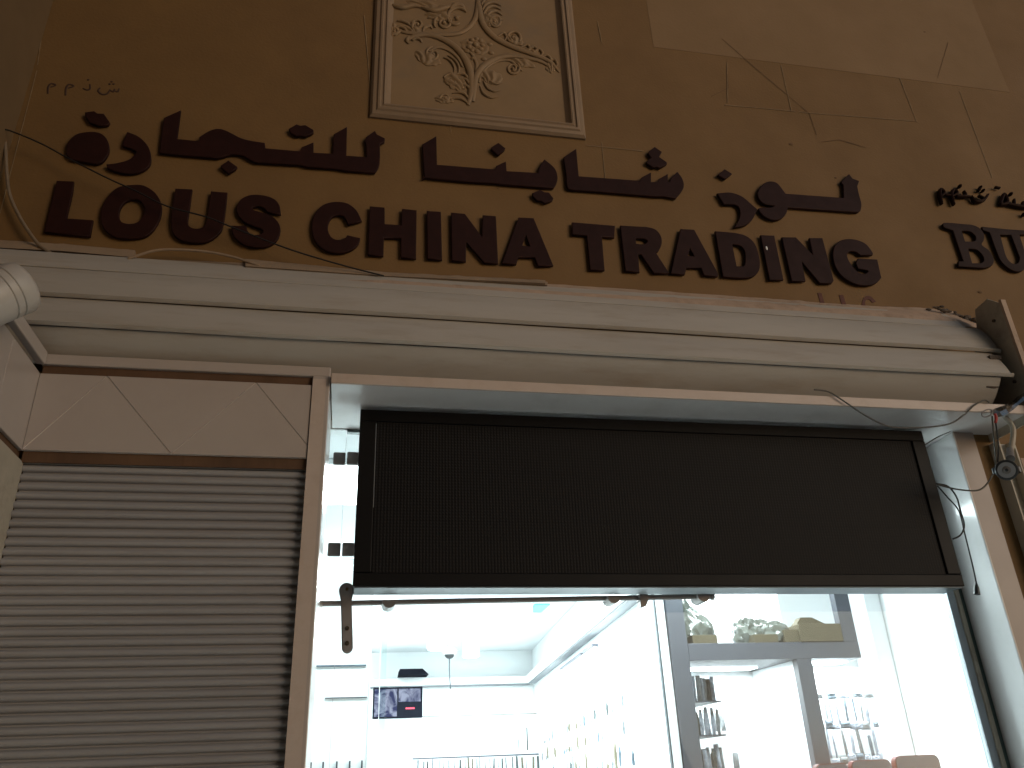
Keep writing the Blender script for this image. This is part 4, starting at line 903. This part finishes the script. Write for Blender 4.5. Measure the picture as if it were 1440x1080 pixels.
# uprights with hooks in front of left shelf wall
for px in (439, 456, 475, 493, 510):
    q = at(px, 1045, Yd(4.47)); bx('slotted_upright', 'lam', ls, q.x-.004, q.x+.004, Yd(4.475), Yd(4.495), 0.3, Zc+.115)
    for k in range(4): bx('slot', 'line', ls, q.x-.0025, q.x+.0025, Yd(4.472), Yd(4.4745), Zc+.06+k*.013, Zc+.066+k*.013)
x = at(436, 1060, Yd(4.44)).x
while x < at(508, 1060, Yd(4.44)).x:
    hang(random.choice(['pack_d', 'pack_b', 'pack_a']), (x, Yd(4.43), Zc+.012), (.75, 1, .26), 'small pale blue packet in the row on the left display wall', 'packets on the left display wall'); x += .032
# partition packets
for row, (z0, h) in enumerate([(Zc+.36, .6), (Zc+.22, .7), (Zc+.05, .9), (Zc-.12, 1.0)]):
    y_ = 2.35
    while y_ < 5.9:
        if random.random() < (.5 if row < 2 else .8):
            o = hang(random.choice(['pack_b', 'pack_c', 'pack_a', 'pack_b', 'pack_d']), (part_x(y_)-.05, y_, z0-.02*(y_-2)), (random.uniform(.3, .9), 1, h*random.uniform(.3, 1)), 'small packet in the %s row on the white partition wall, %s part' % (['top', 'second', 'third', 'lowest'][row], 'near' if y_ < 3.4 else 'middle' if y_ < 4.7 else 'far'), 'packets hanging on the partition wall', rot=(0, 0, R(90)+random.uniform(-.2, .2)))
        y_ += random.uniform(.09, .19)
for z0 in (Zc+.36+.10, Zc+.22+.11, Zc+.05+.15): bx('hook_rail', 'lam_w', pw_, 1.66, 1.665, 2.3, 2.32, z0, z0+.008)

# ---------------------------------------------------------------- grey cabinet facing the door
YC = Yd(4.2)
cb = empty('display_cabinet', (2.2, YC+.3, 0.03), 'tall grey laminate display cabinet with square openings facing the door', 'cabinet')
zb0, zb1 = Zc+.520, Zc+.606
pA0, pA1 = 1.656, 1.750; pM0, pM1 = .5605*4.2, .5812*4.2; pR0, pR1 = 2.652, 2.738
MB().box(pA0, pA1, YC, YC+.05, .031, CZ-.003, .002).build('pilaster', M['lam'], cb)
MB().box(pA1+.0005, pR1, YC, YC+.55, zb0, zb1, .002).build('cross_beam', M['lam'], cb)
MB().box(pM0, pM1, YC, YC+.05, .031, zb0-.0005, .002).build('pilaster', M['lam'], cb)
MB().box(pR0, pR1, YC+.0005, YC+.05, zb1+.0005, CZ-.003, .002).build('pilaster', M['lam'], cb)
MB().box(pA1-.03, 2.95, YC+.56, YC+.58, .031, CZ-.003).build('back_panel', M['white_wall'], cb)
MB().box(pA0+.005, pA0+.025, YC+.051, YC+.559, .031, CZ-.003).build('side_panel', M['lam_w'], cb)
MB().box(pM0+.01, pM0+.03, YC+.051, YC+.555, .031, zb0-.001).build('divider', M['lam_w'], cb)
MB().box(pA1-.045, pA1+.012, YC+.051, YC+.09, .031, zb0-.001).build('inner_lining', M['lam_w'], cb)
# strip lamps inside the cabinet top and bottom openings
area('cabinet_lamp', (2.2, YC+.35, CZ-.03), .8, .15, 22)
t = empty('cabinet_light', (2.2, YC+.35, CZ-.02), 'long lit strip light at the top of the grey cabinet, hidden behind the black board', 'light fitting'); MB().box(1.8, 2.6, YC+.28, YC+.42, CZ-.022, CZ-.004).build('diffuser', M['lamp'], t)
area('cabinet_lamp', (2.05, YC+.35, zb0-.012), .45, .12, 9)
t = empty('cabinet_light', (2.05, YC+.35, zb0-.01), 'short lit strip light under the cabinet cross beam', 'light fitting'); MB().box(1.83, 2.27, YC+.29, YC+.41, zb0-.009, zb0-.001).build('diffuser', M['lamp'], t)
# shelves with stacks of packets in the lower left opening
for zz in (Zc+.335, Zc+.17, Zc-.01):
    bx('shelf', 'lam', cb, pA1+.013, 1.96, YC+.14, YC+.50, zz-.008, zz)
for zz, hh in ((Zc+.335, .13), (Zc+.17, .14), (Zc-.01, .14)):
    x = pA1+.04
    while x < 1.945:
        hang(random.choice(['pack_a', 'pack_f', 'pack_b', 'pack_e', 'pack_f', 'pack_f', 'pack_b']), (x, YC+.19+random.uniform(-.01, .02), zz+.001), (random.uniform(.35, .6), 1.6, hh/.16*random.uniform(.8, 1.02)), 'slim packet on the %s shelf in the left opening of the grey cabinet' % ('top' if zz > Zc+.3 else 'middle' if zz > Zc+.1 else 'bottom'), 'packets on the cabinet shelves', rot=(random.uniform(-.05, .05), random.uniform(-.09, .09), random.uniform(-.5, .5))); x += random.uniform(.016, .026)
x = 2.0
for k in range(4): hang('pack_b', (2.02+k*.045, YC+.5, Zc+random.choice([.2, -.01])), (.7, 1, .6), 'pale packet at the back of the left cabinet opening', 'packets on the cabinet shelves')
# right opening: slat wall and hanging packets
rw = empty('right_display_wall', (2.7, YC+.35, .03), 'white slatted display wall seen through the right opening of the cabinet', 'display wall')
MB().box(pM1+.03, 2.90, YC+.30, YC+.33, .031, CZ-.003).build('panel', M['white_wall'], rw)
for k in range(7): bx('slat_groove', 'lam_w', rw, pM1+.03, 2.90, YC+.297, YC+.2995, Zc+.75-k*.14, Zc+.753-k*.14)
MB().box(2.90, 2.995, YC+.10, YC+.33, .031, CZ-.003).build('side_panel', M['lam_w'], rw)
area('cabinet_lamp', (2.62, YC+.16, zb0-.012), .45, .10, 12)  # lamp and strip added to brighten the goods in the right opening
t = empty('cabinet_light', (2.62, YC+.16, zb0-.01), 'short lit strip added to brighten the right opening of the grey cabinet', 'light fitting'); MB().box(2.50, 2.72, YC+.11, YC+.21, zb0-.009, zb0-.001).build('diffuser', M['lamp'], t)
for zz, hh, n_ in ((Zc+.36, .13, 6), (Zc+.20, .17, 9), (Zc+.035, .17, 9)):
    for k in range(n_):
        xx = pM1+.06+(2.86-pM1-.06)*k/(n_-1)+random.uniform(-.01, .01)
        hang(random.choice(['pack_b', 'pack_f', 'pack_f', 'pack_d']), (xx, YC+.24+random.uniform(-.03, .02), zz), (random.uniform(.15, .5), 1, hh/.16*random.uniform(.6, 1)), 'long pale packet hanging in the %s row of the cabinet right opening' % ('top' if zz > Zc+.3 else 'middle' if zz > Zc+.1 else 'bottom'), 'packets hanging in the right opening')
    for k in range(n_):
        xx = pM1+.05+(2.86-pM1-.05)*k/(n_-1)
        hang(random.choice(['pack_f', 'pack_d', 'pack_b', 'pack_f']), (xx, YC+.20+random.uniform(-.02, .02), zz-.025+random.uniform(-.006, .006)), (random.uniform(.6, 1.5), 1.3, random.uniform(.15, .32)), 'small squat packet at the foot of the %s row in the right opening' % ('top' if zz > Zc+.3 else 'middle' if zz > Zc+.1 else 'bottom'), 'packets hanging in the right opening')
# grey boards with red rims
Yt = Yd(4.0)
for i, (a0, a1) in enumerate([(.560, .6035), (.6075, .6615), (.6675, .7285)]):
    x0, x1 = a0*4.0, a1*4.0; zt = Zc+[.010, .018, .030][i]
    t = empty('display_board', ((x0+x1)/2, Yt, .8), ['grey rounded board with red rim, left of three at the bottom right', 'grey rounded board with red rim, middle of three at the bottom right', 'grey rounded board with red rim, right of three at the bottom right'][i], 'display board', 'grey boards with red rims')
    def rr_(x0, x1, z0, z1, r):
        o_ = []
        for cx, cz_, a in ((x1-r, z1-r, 0), (x0+r, z1-r, 90), (x0+r, z0+r, 180), (x1-r, z0+r, 270)):
            for k in range(6): th = R(a+k*18); o_.append((cx+r*math.cos(th), cz_+r*math.sin(th)))
        return o_
    MB().prism(rr_(x0, x1, .8, zt, .03), 'y', Yt+.004, Yt+.04).build('rim', M['red'], t)
    MB().prism(rr_(x0+.004, x1-.004, .805, zt-.004, .027), 'y', Yt-.002, Yt+.003).build('face', M['tray'], t)

# cardboard box and plastic bags on the cross beam
bxo = empty('cardboard_box', at(1155, 903, YC+.1), 'open tan cardboard box standing on the cabinet cross beam', 'box')
tl, br2 = at(1123, 877, YC-.01), at(1187, 902, YC-.01)
zbt = zb1+.001
MB().box(tl.x, br2.x, YC-.008, YC+.20, zbt, tl.z, .002).build('carton', M['card'], bxo)
MB().prism([(tl.x+.02, tl.z+.001), (br2.x-.03, tl.z+.001), (tl.x+.125, tl.z+.045), (tl.x+.06, tl.z+.045)], 'y', YC+.06, YC+.12).build('contents', M['card'], bxo)
MB().prism([(YC-.008, tl.z-.07), (YC+.2, tl.z-.07), (YC+.2, tl.z-.0)], 'x', tl.x-.07, tl.x-.002)
MB().box(tl.x-.085, tl.x-.003, YC+.005, YC+.18, zbt, tl.z-.028, .002).build('flap', M['card'], bxo)
def bag(c, sc_, seed, label, m='bag'):
    b = bmesh.new(); bmesh.ops.create_icosphere(b, subdivisions=4, radius=1)
    for v in b.verts:
        p = v.co.copy(); q = Vector((p.x*1.3+p.z*1.2, p.y*1.5, p.z*.6-p.x*.3))
        f = 1+.30*noise.noise(q*1.6+Vector((seed, 0, 0)))+.22*noise.ridged_multi_fractal(q*2.4+Vector((0, seed, 0)), 1, 2, 3, 1, 2)*.35+.07*noise.noise(p*9+Vector((0, 0, seed)))
        v.co = Vector((p.x*f*sc_[0], p.y*f*sc_[1], max(p.z*f, -.62)*sc_[2]))+Vector(c)
    s = MB(); s.bm = b; o = s.build('plastic_bag', M[m], None, smooth=True, sharp=28); return tag(o, label, 'bag')
q = at(985, 880, YC+.15); bag((1.85, YC+.18, zbt+.075), (.11, .10, .12), 3.3, 'crumpled clear plastic bag on the cross beam beside the left pilaster')
bag((1.80, YC+.22, zbt+.17), (.07, .09, .14), 8.1, 'tall crumpled plastic bag leaning behind on the left of the cross beam')
bag((2.20, YC+.16, zbt+.06), (.10, .10, .09), 5.7, 'crumpled clear plastic bag next to the cardboard box')
bag((2.30, YC+.10, zbt+.05), (.085, .07, .07), 12.9, 'small shiny plastic bag pressed against the cardboard box side')
for x, lab in ((1.86, 'flat brown carton lying under the left plastic bag'), (2.21, 'flat brown carton lying under the plastic bag beside the cardboard box')):
    tag(MB().box(x-.07, x+.07, YC+.02, YC+.16, zbt, zbt+.045, .002).build('flat_carton', M['card']), lab, 'box')
for m_ in list(src.values()): bpy.data.objects.remove(m_)
